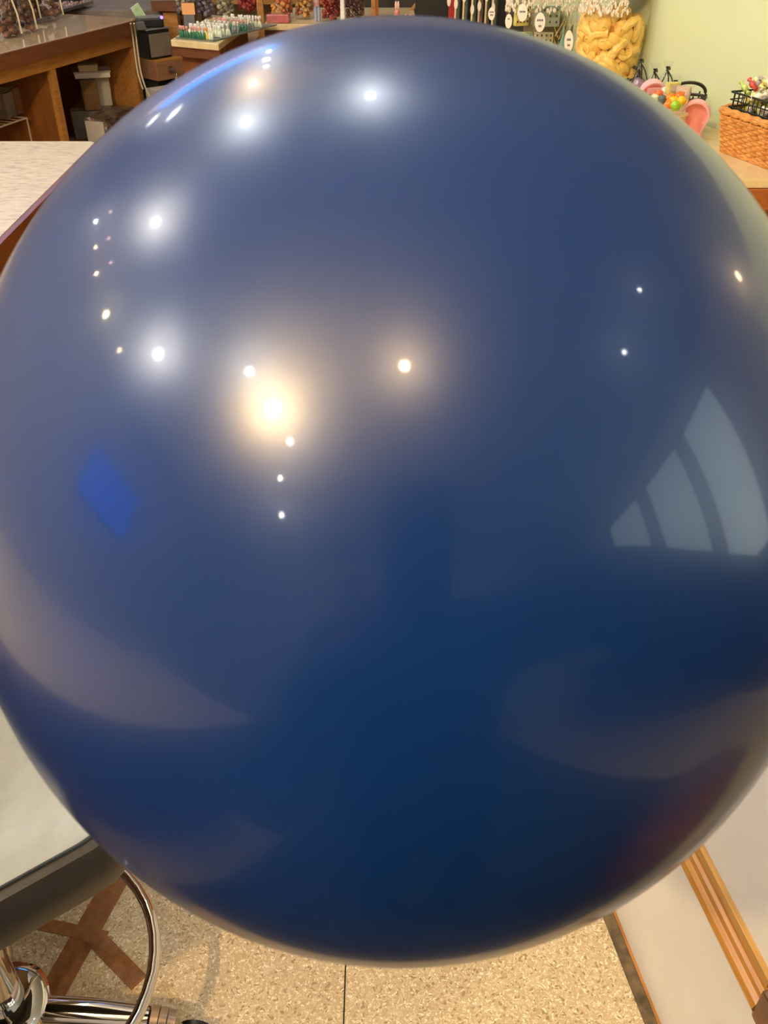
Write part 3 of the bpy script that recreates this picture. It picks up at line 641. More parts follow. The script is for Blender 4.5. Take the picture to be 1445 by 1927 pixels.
jar((-0.108, 3.82, FZ), 0.036, 0.15, 'glass jar of purple brown sweets right of the red one', [(104, 66, 62), (136, 98, 90), (76, 44, 48)], 90, 0.009, one='purple brown sweet in the jar next to the post', grp='sweets in the purple brown jar', seed=15)
def gift_figure(x, y):
    t = thing('gift_figure', 'slim grey and red wrapped figure between the amber and red jars', 'figure', (x, y, FZ))
    for s_ in (-1, 1): MB().tube([(s_ * 0.006, 0, 0.0), (s_ * 0.006, 0, 0.05)], 0.005, 8).build('leg', mat('figure_blue', srgb(170, 180, 210), 0.4, noise=srgb(150, 160, 196), scale=30), t)
    MB().lathe([(0.010, 0.05), (0.013, 0.075), (0.011, 0.10)], 12).build('body', mat('figure_grey', srgb(190, 180, 178), 0.5, noise=srgb(200, 90, 96), scale=40), t)
    MB().ball((0, 0, 0.116), 0.012).build('head', mat('figure_pink', srgb(226, 176, 160), 0.5, noise=srgb(216, 160, 140), scale=30), t)
gift_figure(-0.247, 3.79)
o = thing('card_stick', 'white glossy leaflet standing between the red and purple jars', 'leaflet', (-0.153, 3.77, FZ)); MB().box(-0.007, 0.007, -0.001, 0.001, 0, 0.12).build('sheet', M_white, o); MB().box(-0.01, 0.01, -0.008, 0.008, 0, 0.01).build('foot', M_white, o)
# wooden post and dark cabinet
o = thing('cabinet_post', 'pale wooden post in front of the dark cabinet', 'post', (-0.038, 3.86, 0)); MB().box(-0.010, 0.006, -0.012, 0.012, 0.951, 1.9).build('front_strip', M_lightwood, o); MB().box(0.0065, 0.017, -0.008, 0.012, 0.951, 1.9).build('side_strip', M_orange, o)
t = thing('dark_cabinet', 'tall dark brown cabinet behind the far counter', 'cabinet', (-0.10, 4.25, 0))
MB().box(-0.06, 0.75, 0, 0.35, 0, 1.5).build('body', M_dark, t); MB().box(-0.05, 0.30, -0.012, -0.0005, 0.1, 1.48).build('door', mat('dark_door', srgb(46, 38, 32), 0.6, noise=srgb(56, 47, 38), scale=4), t); MB().box(0.32, 0.74, -0.012, -0.0005, 0.1, 1.48).build('door', MATS['dark_door'], t)
# wall of glass jars / shelf behind the left jars
t = thing('mirror_shelf', 'bright shelf unit with glass back far behind the jars at upper left', 'shelf', (-1.0, 5.3, 0))
MB().box(-0.6, 0.75, 0, 0.04, 0, 1.5).build('back', mat('warm_back', srgb(206, 182, 140), 0.3, noise=srgb(168, 148, 116), scale=9, aniso=(4, 1, 1)), t)
MB().box(-0.6, 0.75, -0.25, -0.001, 0.86, 0.88).build('shelf', M_lightwood, t); MB().box(-0.6, 0.75, -0.25, -0.001, 1.16, 1.18).build('shelf', M_lightwood, t)
rnd = random.Random(3)
cols = [(190, 170, 140), (150, 150, 146), (206, 180, 120), (120, 110, 140), (176, 60, 66), (214, 200, 170), (150, 110, 70)]
for k in range(16):
    c = cols[k % 7]; x = -1.56 + k * 0.083
    t = thing('candy_cylinder', 'tall clear cylinder of %s sweets on the far shelf' % ('beige', 'grey', 'gold', 'violet', 'crimson', 'cream', 'brown')[k % 7], 'jar', (x, 5.16, 0.881), group='clear cylinders of %s sweets on the far shelf' % ('beige', 'grey', 'gold', 'violet', 'crimson', 'cream', 'brown')[k % 7])
    MB().lathe([(0.034, 0), (0.034, 0.20)], 16).build('glass', M_glass, t); MB().lathe([(0.030, 0.004), (0.031, 0.13), (0.012, 0.15)], 12).build('filling', mat('fill_%d' % (k % 7), srgb(*c), 0.5, noise=srgb(*[int(q_ * .6) for q_ in c]), scale=70, bump=0.8), t)
# tall glass things behind the tray: tongs and jar
for k, (px, c, lab) in enumerate(((338, (190, 180, 160), 'clear jar of pale sweets behind the left of the glass tray'), (384, (130, 116, 140), 'clear jar of violet grey sweets behind the orange card'), (418, (176, 170, 140), 'clear jar of cream sweets behind the right of the glass tray'))):
    p = ony(px, 30, 3.9 + 0.05 * k); p.z = FZ; p.y = 3.93
    p.x = (-0.79, -0.705, -0.625)[k]
    jar((p.x + 0.03, 3.855 + (2 - k) * 0.035, 0.951), 0.034, 0.14, lab, [c, tuple(int(q_ * .7) for q_ in c)], 40, 0.011, one='%s sweet in the jar behind the tray' % ('pale', 'violet grey', 'cream')[k], grp='sweets in jar ' + ('of pale ones', 'of violet ones', 'of cream ones')[k] + ' behind the tray', seed=20 + k)

# ------------------------------------------------------------------ right counter along the partition
def wedge(y): return 0.746 - 0.4009 * (y - 2.18)
rc = thing('right_counter', 'beige topped counter with orange brown edge running along the pale green wall', 'counter', (0.3, 1.764, 0))
poly = [(-0.05, 0), (wedge(1.764) - 0.3 - 0.002, 0), (wedge(3.6) - 0.3 - 0.002, 3.6 - 1.764), (-0.60, 3.6 - 1.764)]
MB().prism(poly, 0.935, 0.95).build('countertop', M_beigetop, rc, bevel=0.001)
MB().box(-0.05, wedge(1.764) - 0.302, -0.006, 0.014, 0.895, 0.934).build('edge_trim', M_orange, rc)
poly2 = [(0.0, 0.02), (wedge(1.784) - 0.31, 0.02), (wedge(3.58) - 0.31, 1.8), (-0.53, 1.8)]
MB().prism(poly2, 0.0, 0.934).build('cabinet', M_orange, rc)
# low white cabinet in front with wooden moulding
fd = (Vector((0.422, 0.659, 0)) - Vector((0.394, 0.819, 0))).normalized(); fa = math.atan2(fd.y, fd.x)
P0 = Vector((0.394, 0.819, 0)) - fd * 0.93
wc = thing('white_cabinet', 'white panelled low cabinet with wooden rail moulding at lower right', 'cabinet', P0, fa)
LW = 1.32   # local x runs towards the camera, local y into the cabinet
MB().box(0, LW, 0.012, 0.55, 0.0, 0.84).build('carcass', M_white, wc)
MB().box(-0.01, LW + 0.01, -0.01, 0.56, 0.841, 0.86).build('top', M_beigetop, wc)
MB().box(0, LW, 0.002, 0.0115, 0.004, 0.344).build('lower_panel', M_white, wc)
MB().box(0, LW, 0.002, 0.0115, 0.406, 0.83).build('upper_panel', M_white, wc)
MB().box(0, LW, -0.003, 0.0115, 0.0, 0.0038).build('plinth_strip', M_lightwood, wc)
M_mould = mat('varnished_moulding', srgb(204, 146, 66), 0.28, noise=srgb(176, 116, 44), scale=12, aniso=(1, 20, 20), coat=0.3)
R1 = LW - 0.06
DZ = 0.014
pf = [(y, z + DZ) for y, z in [(0.0115, 0.331), (-0.006, 0.331), (-0.014, 0.336), (-0.017, 0.344), (-0.014, 0.352), (-0.008, 0.356), (-0.007, 0.364), (-0.002, 0.366), (-0.001, 0.376), (0.0115, 0.376)]]
def extr(prof, x0, x1):
    m = MB(); n = len(prof); m.v = [(x0, y, z) for y, z in prof] + [(x1, y, z) for y, z in prof]
    m.f = [tuple(range(n)), tuple(range(2 * n - 1, n - 1, -1))] + [(i, (i + 1) % n, n + (i + 1) % n, n + i) for i in range(n)]; return m
XE = 0.93 + (0.659 - 0.517) / abs(fd.y) * 1.0 + 0.163
extr(pf, 0, XE).build('rail_moulding', M_mould, wc)
extr([(y, z + DZ) for y, z in [(0.0115, 0.3765), (-0.004, 0.3765), (-0.005, 0.391), (0.0115, 0.391)]], 0, XE - 0.006).build('flat_moulding', mat('pale_moulding', srgb(206, 160, 92), 0.5, noise=srgb(190, 142, 74), scale=12, aniso=(1, 20, 20)), wc)
MB().box(XE + 0.0003, XE + 0.03, -0.016, 0.0115, 0.345, 0.405).build('corner_block', M_brown, wc, bevel=0.004)
# grimy strip of old sealant along its foot
o = struct('trim_1', MB().box(0, LW, -0.022, -0.0035, 0.0, 0.0035), mat('grimy_sealant', srgb(120, 98, 66), 0.7, noise=srgb(74, 60, 40), scale=50, bump=0.6)); o.location = P0; o.rotation_euler = (0, 0, fa)

# ------------------------------------------------------------------ woven basket with wire basket of sweets
def basket():
    L, D, Hh = 0.34, 0.105, 0.080
    org = onz(1353, 283, 0.951); ang = math.atan2(WD.y, WD.x)
    t = thing('wicker_basket', 'golden woven wicker basket on the right counter by the pale wall', 'basket', org, ang)
    fl = 0.012
    def rim(z):
        k = fl * z / Hh; return [(-k, -k), (L + k, -k), (L + k, D + k), (-k, D + k)]
    def per(z, n):    # points around the rim with rounded corners
        P = rim(z); out = []
        for i in range(4):
            a, b_ = Vector(P[i]), Vector(P[(i + 1) % 4]); m = n if i % 2 == 0 else n // 3
            for k in range(m): out.append(a.lerp(b_, (k + .5) / m))
        return out
    n = 24; rows = 13
    strands = MB()
    for r_ in range(rows):
        z = 0.006 + r_ * (Hh - 0.012) / rows
        pts = []
        PP = per(z, n); c = Vector((L / 2, D / 2))
        for i, p in enumerate(PP):
            nx = Vector((0, -1)) if i < n else Vector((1, 0)) if i < n + n // 3 else Vector((0, 1)) if i < 2 * n + n // 3 else Vector((-1, 0))
            off = 0.0028 * (1 if (i + r_) % 2 else -1); q_ = p + nx * off; pts.append((q_.x, q_.y, z))
        strands.tube(pts, 0.0029, 6, closed=True)
    o = strands.build('woven_strands', M_wicker, t); o['kind'] = 'stuff'
    for i, p in enumerate(per(0, n)):
        q_ = per(Hh, n)[i]; 
        MB().tube([(p.x, p.y, 0), (q_.x, q_.y, Hh)], 0.0024, 6).build('stake', M_wicker, t)
    for z, k in ((Hh, 0.0055), (0.004, 0.004)):
        for s_ in range(2):
            PP = per(z, n); pts = [(p.x, p.y + 0.0, z + 0.003 * math.sin(i * 1.6 + s_ * PI)) for i, p in enumerate(PP)]
            MB().tube(pts, k, 8, closed=True).build('braided_rim', M_wicker, t)
    MB().box(0.002, L - 0.002, 0.002, D - 0.002, 0, 0.004).build('base', M_wicker, t)
    # wire basket standing in it
    wb = thing('wire_basket', 'dark wire basket full of wrapped sweets set into the wicker basket', 'basket', org + Vector((0, 0, 0.005)), ang)
    z0, z1 = 0.04, 0.108
    for z in (z0, 0.080, 0.094, z1):
        k = 0.003; MB().tube([(k - .004, k, z), (L / 2, k - 0.0, z), (L - k, k, z), (L - k, D - k, z), (L / 2, D - k, z), (k - .004, D - k, z)], 0.0022 if z == z1 or z == 0.080 else 0.0014, 6, closed=True).build('ring', M_wire, wb)
    for i in range(30):
        x = 0.006 + i * (L - 0.012) / 29
        MB().tube([(x, 0.006, 0.0), (x, 0.006, z1)], 0.0011, 5).build('wire', M_wire, wb); MB().tube([(x, D - .006, 0.0), (x, D - .006, z1)], 0.0011, 5).build('wire', M_wire, wb)
    for i in range(8):
        y = 0.006 + i * (D - 0.012) / 7
        MB().tube([(0.004, y, 0.0), (0.004, y, z1)], 0.0011, 5).build('wire', M_wire, wb)
    # wrapped sweets
    cs_ = {'yellow': (236, 190, 60), 'red': (176, 62, 56), 'white': (240, 232, 210), 'navy': (50, 56, 76), 'silver grey': (140, 130, 132), 'green': (160, 180, 96), 'black': (34, 34, 42), 'cream': (226, 200, 130)}
    pro = {}
    rnd = random.Random(9)
    R = Matrix.Rotation(ang, 3, 'Z')
    names = list(cs_)
    for k in range(210):
        x = rnd.uniform(0.012, 0.19); y = rnd.uniform(0.016, D - 0.018); lvl = k // 42
        z = 0.022 + lvl * 0.022 + rnd.uniform(-.004, .004) + (0.034 * min(1, x / 0.1) * (lvl / 4.0))
        nm = names[rnd.choice((0, 2, 4, 5, 7, 7, 2, 1))] if x < 0.1 else names[rnd.choice((0, 1, 3, 4, 6, 7, 2))]
        if nm not in pro:
            c = cs_[nm]; mb = MB().ball((0, 0, 0), 0.0095, 0.0068, 0.006, 10, 6); M = Matrix.Rotation(PI / 2, 4, 'Y')
            for s_ in (-1, 1):
                mb.lathe([(0.0016, 0.0), (0.005, 0.007)], 8, Matrix.Translation((s_ * 0.009, 0, 0)) @ Matrix.Rotation(s_ * PI / 2, 4, 'Y'))
            me = mb.mesh('wrapped_sweet'); me.materials.append(mat('wrap_' + nm, srgb(*c), 0.22, noise=srgb(*[min(255, int(q_ * 1.25) + 10) for q_ in c]), scale=160, bump=0.4)); pro[nm] = me
        o = bpy.data.objects.new('wrapped_sweet', pro[nm]); COL.objects.link(o)
        o.location = org + R @ Vector((x, y, z + 0.008)); o.rotation_euler = (rnd.uniform(-.6, .6), rnd.uniform(-.9, .9), rnd.uniform(0, 6))
        tag(o, '%s wrapped sweet heaped in the wire basket' % nm, 'sweet', '%s sweets in the wire basket' % nm)
basket()

# ------------------------------------------------------------------ pink scoops
def scoop(loc, rz, tilt, k, label, tagged=False):
    t = thing('pink_scoop', label, 'scoop', loc, rot=(tilt, 0, rz))
    # figure-eight dish seen from its open side: outline in x/z, depth along y
    m1 = mat('pink_plastic', srgb(250, 182, 188), 0.35, noise=srgb(248, 172, 180), scale=6, sub=0.1); m2 = mat('salmon_inside', srgb(250, 176, 166), 0.4, noise=srgb(246, 166, 158), scale=6)
    N = 40; out = []
    for i in range(N):
        a = 2 * PI * i / N
        z = math.cos(a); x = math.sin(a)
        w_ = 0.034 if z > 0 else 0.034 - 0.012 * math.sin(min(1, -z * 1.6) * PI / 2)
        zz = z * 0.036 if z > 0 else z * 0.085
        if z < -0.55: w_ += 0.010 * math.sin(min(1, (-z - 0.55) / 0.45) * PI)
        out.append(Vector((x * w_ * (1 if z > -0.7 else 1.25), 0, zz)) * k)
    rings = [(1.0, 0.010), (1.0, -0.004), (0.97, -0.009), (0.86, -0.009), (0.80, -0.002), (0.55, 0.012), (0.2, 0.018)]
    mb = MB(); mb.sm = True
    for s_, d in rings:
        for p in out: mb.v.append((p.x * s_, d * k, p.z * s_ + (1 - s_) * 0.0))
    for r_ in range(len(rings) - 1):
        for i in range(N): mb.f.append((r_ * N + i, r_ * N + (i + 1) % N, (r_ + 1) * N + (i + 1) % N, (r_ + 1) * N + i))
    a_ = MB(); a_.sm = True; a_.v = mb.v[:N * 5]; a_.f = [f for f in mb.f if max(f) < N * 5]
    b_ = MB(); b_.sm = True; b_.v = mb.v[N * 4:]; b_.f = [tuple(i - N * 4 for i in f) for f in mb.f if min(f) >= N * 4] + [tuple(2 * N + i for i in range(N))]
    c_ = MB(); c_.sm = True; c_.v = [(x, 0.010 * k, z) for x, y, z in mb.v[:N]] + [(x * .8, 0.022 * k, z * .8) for x, y, z in mb.v[:N]]
    c_.f = [(i, (i + 1) % N, N + (i + 1) % N, N + i) for i in range(N)] + [tuple(N + i for i in range(N))]
    a_.build('rim', m1, t); b_.build('bowl', m2 if not tagged else m1, t); c_.build('shell', m1, t)
    if tagged: MB().box(-0.016, 0.016, -0.0125, -0.0105, 0.008, 0.02).build('embossed_plate', m1, t)
    return t
p = ony(1308, 218, 2.06); scoop(p, -0.35, 0.15, 0.9, 'large pink scoop with salmon inside leaning beside the wicker basket')
p = ony(1226, 176, 2.22); scoop(p, 0.05, 0.35, 0.85, 'paler pink scoop with a small embossed plate behind the sweets', True)

# ------------------------------------------------------------------ gift bags, dark baskets and sweets round the scoops
def gift(px, py, y, h, label, col):
    p = ony(px, py, y); z0 = FZ
    t = thing('gift_bag', label, 'bag', (p.x, p.y, z0), 0.3)
    hh = p.z - z0
    MB().lathe([(0.030, 0.0), (0.034, hh * 0.35), (0.014, hh * 0.85), (0.003, hh), (0.008, hh + 0.01), (0.012, hh + 0.02)], 14, capt=False).build('cellophane', M_cello, t)
    MB().lathe([(0.026, 0.002), (0.029, hh * 0.4), (0.012, hh * 0.66)], 12).build('sweets_inside', mat('gift_fill_%d' % px, srgb(*col), 0.4, noise=srgb(*[min(255, q_ + 90) for q_ in col]), scale=60, bump=0.7), t)
    for s_ in (-1, 1, 0.2): MB().tube([(s_ * 0.030, -0.01, hh * 0.4), (s_ * 0.010, -0.006, hh * 0.85), (0, 0, hh), (s_ * -0.004, 0, hh + 0.008)], 0.0016, 6).build('handle_wire', M_wire, t)
    MB().tube([(-0.004, 0, hh), (0.001, -0.004, hh + 0.003), (0.004, -0.003, hh + 0.001), (0.006, 0, hh + 0.005)], 0.0014, 6).build('tie', M_wire, t)
gift(1206, 118, 2.36, 0.1, 'tall cellophane gift bag with dark wires beside the yellow gummy jar', (92, 60, 96))
gift(1232, 136, 2.30, 0.1, 'cellophane gift bag with black tie above the paler scoop', (190, 176, 130))
gift(1256, 132, 2.27, 0.1, 'cellophane gift bag of purple sweets behind the paler scoop', (104, 40, 120))
gift(1270, 158, 2.20, 0.1, 'short cellophane gift bag of yellow sweets by the wall', (220, 200, 120))
def darkbasket(px, py, y, label):
    p = ony(px, py, y)
    t = thing('dark_basket', label, 'basket', (p.x, p.y, FZ), 0.2); hh = p.z - FZ
    for k in range(7): MB().tube([(0.045 * math.cos(a * PI / 12) * (0.8 + k * .03), 0.03 * math.sin(a * PI / 12) * (0.8 + k * .03), 0.004 + k * hh / 7) for a in range(24)], 0.0035, 6, closed=True).build('woven_ring', M_wickerd, t)
    for a in range(12): MB().tube([(0.036 * math.cos(a * PI / 6), 0.024 * math.sin(a * PI / 6), 0), (0.045 * math.cos(a * PI / 6), 0.03 * math.sin(a * PI / 6), hh)], 0.002, 5).build('stake', M_wickerd, t)
    MB().lathe([(0.03, 0), (0.03, 0.003)], 16, sy=.6).build('base', M_wickerd, t)
    MB().tube([(0.044 * math.cos(a * PI / 16), 0.0, hh + 0.022 * math.sin(a * PI / 16)) for a in range(17)], 0.0035, 6).build('handle', M_wickerd, t)
darkbasket(1172, 142, 2.42, 'small dark woven basket in front of the yellow gummy jar')
darkbasket(1292, 176, 2.13, 'small dark woven basket behind the large pink scoop')
for (px, py, y, c, lab) in ((1238, 178, 2.10, (240, 110, 60), 'orange round sweet left in the heap by the scoops'), (1251, 172, 2.11, (236, 236, 226), 'white round sweet in the heap by the scoops'), (1261, 184, 2.09, (240, 140, 50), 'small orange sweet in the heap by the scoops'),
                            (1258, 196, 2.03, (250, 130, 30), 'bright orange jelly sweet below the small boxes'), (1268, 190, 2.03, (250, 196, 20), 'large yellow jelly sweet below the small boxes'), (1282, 190, 2.02, (250, 200, 30), 'yellow jelly sweet touching the large scoop'),
                            (1271, 199, 2.00, (150, 200, 40), 'small lime green sweet under the yellow jellies'), (1278, 181, 2.04, (250, 120, 50), 'orange sweet leaning on the pinkish box'), (1246, 188, 2.06, (90, 96, 96), 'grey sweet in the middle of the heap'), (1231, 186, 2.08, (226, 230, 190), 'pale green sweet at the left of the heap')):
    p = ony(px, py, y); t = thing('jelly_sweet', lab, 'sweet', p)
    jb = MB().ball((0, 0, 0), 0.0115, 0.009, 0.0095, 10, 6); jb.v = [(x * random.uniform(.8, 1.15), y, z * random.uniform(.75, 1.15)) for x, y, z in jb.v]; t.rotation_euler = (0, random.uniform(-1, 1), 0)
    jb.build('sweet', mat('jelly_%d' % px, srgb(*c), 0.25, noise=srgb(*[int(q_ * .9) for q_ in c]), scale=60), t)
# heap base: a shallow dish holding them
p = ony(1258, 190, 2.06)
t = thing('sweet_dish', 'shallow clear dish holding the heap of jelly sweets', 'dish', (p.x, p.y, FZ)); hz = ony(1255, 200, 2.06).z - 0.012 - FZ
MB().lathe([(0.03, 0), (0.045, hz)], 24).build('dish', M_beigetop, t)
for (px, py, y, a, c, lab) in ((1264, 176, 2.10, 0.3, (216, 206, 120), 'small yellow box behind the jelly sweets'), (1284, 184, 2.07, -0.5, (206, 180, 158), 'small pinkish beige box beside the large scoop')):
    p = ony(px, py, y); t = thing('small_box', lab, 'box', (p.x, p.y, p.z), a)
    MB().box(-0.014, 0.014, -0.008, 0.008, 0, 0.022).build('carton', mat('smallbox_%d' % px, srgb(*c), 0.5, noise=srgb(*[int(q_ * .9) for q_ in c]), scale=40), t, bevel=0.001)
    MB().box(-0.009, 0.009, -0.0092, -0.0082, 0.006, 0.017).build('sticker', M_card, t)
    MB().box(-0.013, 0.013, -0.007, 0.007, FZ - p.z, -0.0005).build('stand', M_beigetop, t)

# ------------------------------------------------------------------ big jar of yellow gummy pieces
def gummy_piece(rnd, kind):
    mb = MB()
    if kind == 0:    # peach ring
        pts = [(0.013 * math.cos(a * PI / 7), 0.011 * math.sin(a * PI / 7), 0.002 * math.sin(a)) for a in range(14)]
        mb.tube(pts, 0.0058, 8, closed=True)
    elif kind == 1:  # folded wedge
        pts = [(-0.018, 0, 0), (-0.008, 0.004, 0.003), (0.004, 0.003, 0.002), (0.017, -0.002, -0.002)]
        mb.tube(smooth([Vector(p_) for p_ in pts], 3), 0.0085, 8)
    else:
        mb.ball((0, 0, 0), 0.017, 0.013, 0.008, 12, 6)
    mb.v = [(x + rnd.uniform(-.0008, .0008), y + rnd.uniform(-.0008, .0008), z + rnd.uniform(-.0008, .0008)) for x, y, z in mb.v]
    return mb
def big_jar():
    r, h = 0.088, 0.225
    loc = Vector((0.553, 2.47, FZ)); rnd = random.Random(4)
    t = thing('gummy_jar', 'big clear jar of yellow sugared gummies by the pale green wall', 'jar', loc)
    MB().lathe([(r * 0.80, 0), (r * 0.86, 0.008), (r * 0.93, h * 0.5), (r, h * 0.9), (r * 0.97, h * 0.95), (r * 0.88, h), (r * 0.88, h + 0.01)], 40, capt=False).build('glass', M_glass, t)
    for k, (z, rr) in enumerate(((h + 0.011, 0.90), (h + 0.019, 0.93), (h + 0.027, 0.90), (h + 0.035, 0.93))):
        MB().lathe([(r * rr * .98, z), (r * rr, z + 0.003), (r * rr, z + 0.005), (r * rr * .98, z + 0.0075)], 36).build('lid_ring', mat('clear_lid', srgb(206, 200, 176), 0.12, noise=srgb(170, 164, 140), scale=12, coat=0.6), t)
    MB().lathe([(r * 0.6, 0.004), (r * 0.72, h * 0.8)], 20).build('core', mat('gummy_core', srgb(226, 170, 84), 0.5, noise=srgb(206, 150, 66), scale=30), t)
    m = MB()
    for k in range(90):
        a = -2.9 + 1.5 * k / 90; m.ball((r * 1.015 * math.cos(a), r * 1.015 * math.sin(a), h + rnd.uniform(-0.028, 0.004)), 0.0032, 0.0032, 0.0055, 6, 4)
    o = m.build('bead_fringe', mat('glass_beads', srgb(250, 242, 226), 0.08, noise=srgb(200, 184, 154), scale=200, coat=1.0), t); o['kind'] = 'stuff'
    ms = []
    gm = [mat('gummy_yellow', srgb(252, 212, 118), 0.45, noise=srgb(246, 196, 96), scale=120, bump=0.5, sub=0.15), mat('gummy_gold', srgb(248, 200, 100), 0.45, noise=srgb(238, 182, 80), scale=120, bump=0.5, sub=0.15)]
    for k in range(6):
        gp = gummy_piece(rnd, (1, 2, 1, 2, 0, 2)[k]); gp.v = [(x * 1.25, y * 1.25, z * 1.25) for x, y, z in gp.v]; me = gp.mesh('gummy'); me.materials.append(gm[k % 2]); ms.append(me)
    for k in range(170):
        z = 0.012 + (h * 0.86 - 0.012) * k / 170; rr = r * (0.82 + 0.16 * z / h) - 0.013; a = k * 2.399963
        q_ = rr if k % 6 else rr * 0.8
        if k > 156: q_ = rr * rnd.uniform(0, .9)
        elif math.sin(a) > 0.5: continue
        o = bpy.data.objects.new('gummy', ms[rnd.randrange(6)]); COL.objects.link(o)
        o.location = loc + Vector((q_ * math.cos(a), q_ * math.sin(a), z)); 
        o.rotation_euler = (PI / 2 + rnd.uniform(-.5, .5), rnd.uniform(-1.5, 1.5), a + PI / 2)
        tag(o, 'yellow sugared gummy inside the big clear jar', 'sweet', 'yellow gummies in the big clear jar')
big_jar()

# ------------------------------------------------------------------ jar with price tags, sweet boxes
M_ink = mat('ink', srgb(70, 66, 80), 0.6, noise=srgb(60, 56, 70), scale=50)
M_tag = mat('tag_paper', srgb(240, 226, 210), 0.6, noise=srgb(234, 218, 200), scale=20)
def oval_tag(loc, rx, rz_, label, lines, rot=(PI / 2, 0, 0)):
    t = thing('price_tag', label, 'tag', loc, rot=rot)
    MB().lathe([(1, -0.0008), (1, 0.0008)], 24, Matrix.Diagonal((rx, rz_, 1, 1))).build('paper', M_tag, t)
    for k, (s_, y) in enumerate(lines):
        for j in range(len(s_)):     # tiny unreadable print, one stroke group per character
            x = (j - (len(s_) - 1) / 2) * rx * 0.3
            MB().box(x - rx * .1, x + rx * .1, y * rz_ - rz_ * .1, y * rz_ + rz_ * .1, 0.0008, 0.0014).build('print_mark', M_ink, t)
    return t
def tag_jar():
    r, h = 0.100, 0.185
    loc = Vector((0.435, 2.80, FZ))
    t = thing('box_jar', 'wide clear jar of small sweet boxes hung with oval tags', 'jar', loc)
    MB().lathe([(r * 0.92, 0), (r * 0.97, 0.006), (r, h * 0.8), (r * 0.97, h * 0.92), (r * 0.85, h)], 36, capt=False).build('glass', M_glass, t)
    rnd = random.Random(8); m = MB()
    for k in range(230):
        a = 2 * PI * k / 230; m.ball((r * 1.01 * math.cos(a), r * 1.01 * math.sin(a), h + rnd.uniform(-0.028, 0.012)), 0.0035, 0.0035, 0.006, 6, 4)
    o = m.build('bead_fringe', mat('glass_beads', srgb(250, 242, 226), 0.08, noise=srgb(200, 184, 154), scale=200, coat=1.0), t); o['kind'] = 'stuff'
    MB().lathe([(r * 0.9, h - 0.004), (r * 0.9, h)], 36).build('cover', M_glass, t)
    # sweet boxes inside, facing the shop
    for (u, z, c, w_, hh, lab) in ((-0.068, 0.130, (220, 206, 110), 0.040, 0.045, 'yellow punched sweet box at the upper left in the tag jar'), (0.0, 0.132, (150, 160, 140), 0.068, 0.048, 'grey green punched sweet box at the top in the tag jar'),
                                   (-0.060, 0.070, (196, 208, 156), 0.050, 0.045, 'pale green punched sweet box lower left in the tag jar'), (-0.004, 0.078, (190, 180, 146), 0.050, 0.040, 'beige punched sweet box in the middle of the tag jar'),
                                   (-0.012, 0.046, (206, 44, 36), 0.046, 0.026, 'red sweet bag low in the tag jar'), (0.032, 0.048, (214, 140, 50), 0.026, 0.034, 'orange sweet bag beside the red one in the tag jar')):
        b_ = thing('sweet_box', lab, 'box', loc + Vector((u * .9, -math.sqrt(max(0, (r * .8) ** 2 - (u * .9) ** 2)) + 0.004, z - 0.004)), u * -6)
        MB().box(-w_ / 2, w_ / 2, 0, 0.014, 0, hh).build('box', mat('sweetbox_%d' % (u * 1000 + z * 7000), srgb(*c), 0.5, noise=srgb(*[int(q_ * .9) for q_ in c]), scale=50), b_, bevel=0.001)
        if hh > 0.038:
            for i in range(4):
                for j in range(3): MB().box(-w_ / 2 + w_ * (i + .5) / 4 - .0016, -w_ / 2 + w_ * (i + .5) / 4 + .0016, -0.0012, -0.0002, hh * (j + .6) / 3.4, hh * (j + .6) / 3.4 + 0.005).build('slot', M_dark, b_)
    # teal and violet ribbons inside right
    for (u, c, lab) in ((0.052, (130, 178, 164), 'teal dangling sweet in the right of the tag jar'), (0.068, (110, 160, 150), 'second teal dangling sweet in the tag jar'), (0.082, (84, 70, 120), 'violet dangling sweet at the right edge of the tag jar')):
        b_ = thing('dangling_sweet', lab, 'sweet', loc + Vector((u * .93, -math.sqrt(max(0.0002, (r * .86) ** 2 - (u * .93) ** 2)), 0.03)))
        MB().lathe([(0.002, 0), (0.009, 0.02), (0.011, 0.05), (0.003, 0.075), (0.001, 0.1)], 12, sy=.6).build('sweet', mat('dangle_%d' % (u * 1000), srgb(*c), 0.35, noise=srgb(*[int(q_ * .85) for q_ in c]), scale=50), b_)
    m = MB()
    for k in range(40):
        a = rnd.uniform(-1.3, 0.2); q_ = r * .7; p_ = Vector((q_ * math.cos(a), q_ * math.sin(a), rnd.uniform(0.03, 0.15))); m.tube([p_, p_ + Vector((rnd.uniform(-.03, .03), 0.0, rnd.uniform(.03, .05)))], 0.0018, 5)
    o = m.build('straw_filling', mat('straw', srgb(206, 184, 130), 0.6, noise=srgb(180, 156, 104), scale=60), t); o['kind'] = 'stuff'
    MB().lathe([(r * .5, .004), (r * .5, h * .85)], 16).build('backing_card', mat('taupe_card', srgb(150, 134, 100), 0.6, noise=srgb(130, 116, 86), scale=30), t)
tag_jar()
for (px, py, rx, rz_, y, lab, lines) in ((925, 26, 0.010, 0.017, 3.0, 'small oval bluish white tag hanging left of the tag jar', (('abcd', .25), ('abc', -.2))), (983, 24, 0.013, 0.021, 2.66, 'oval tag at the top of the tag jar', (('abcd', .1),)),
                                         (957, 40, 0.009, 0.017, 2.67, 'narrow oval tag on the left edge of the tag jar', (('ab', .3),)), (1016, 42, 0.0135, 0.023, 2.65, 'largest oval tag in the middle of the tag jar', (('abcd', .2), ('ab', -.4))),
                                         (1070, 78, 0.011, 0.025, 2.50, 'long oval tag hanging between the tag jar and the gummy jar', (('abc', .15), ('ab', -.35)))):
    p = ony(px, py, y); t = oval_tag(p, rx, rz_, lab, lines, rot=(PI / 2 - 0.35, 0, 0))
    MB().tube([(0, rz_, 0), (0.001, rz_ + 0.05, 0.002)], 0.0008, 5).build('string', M_cable, t)

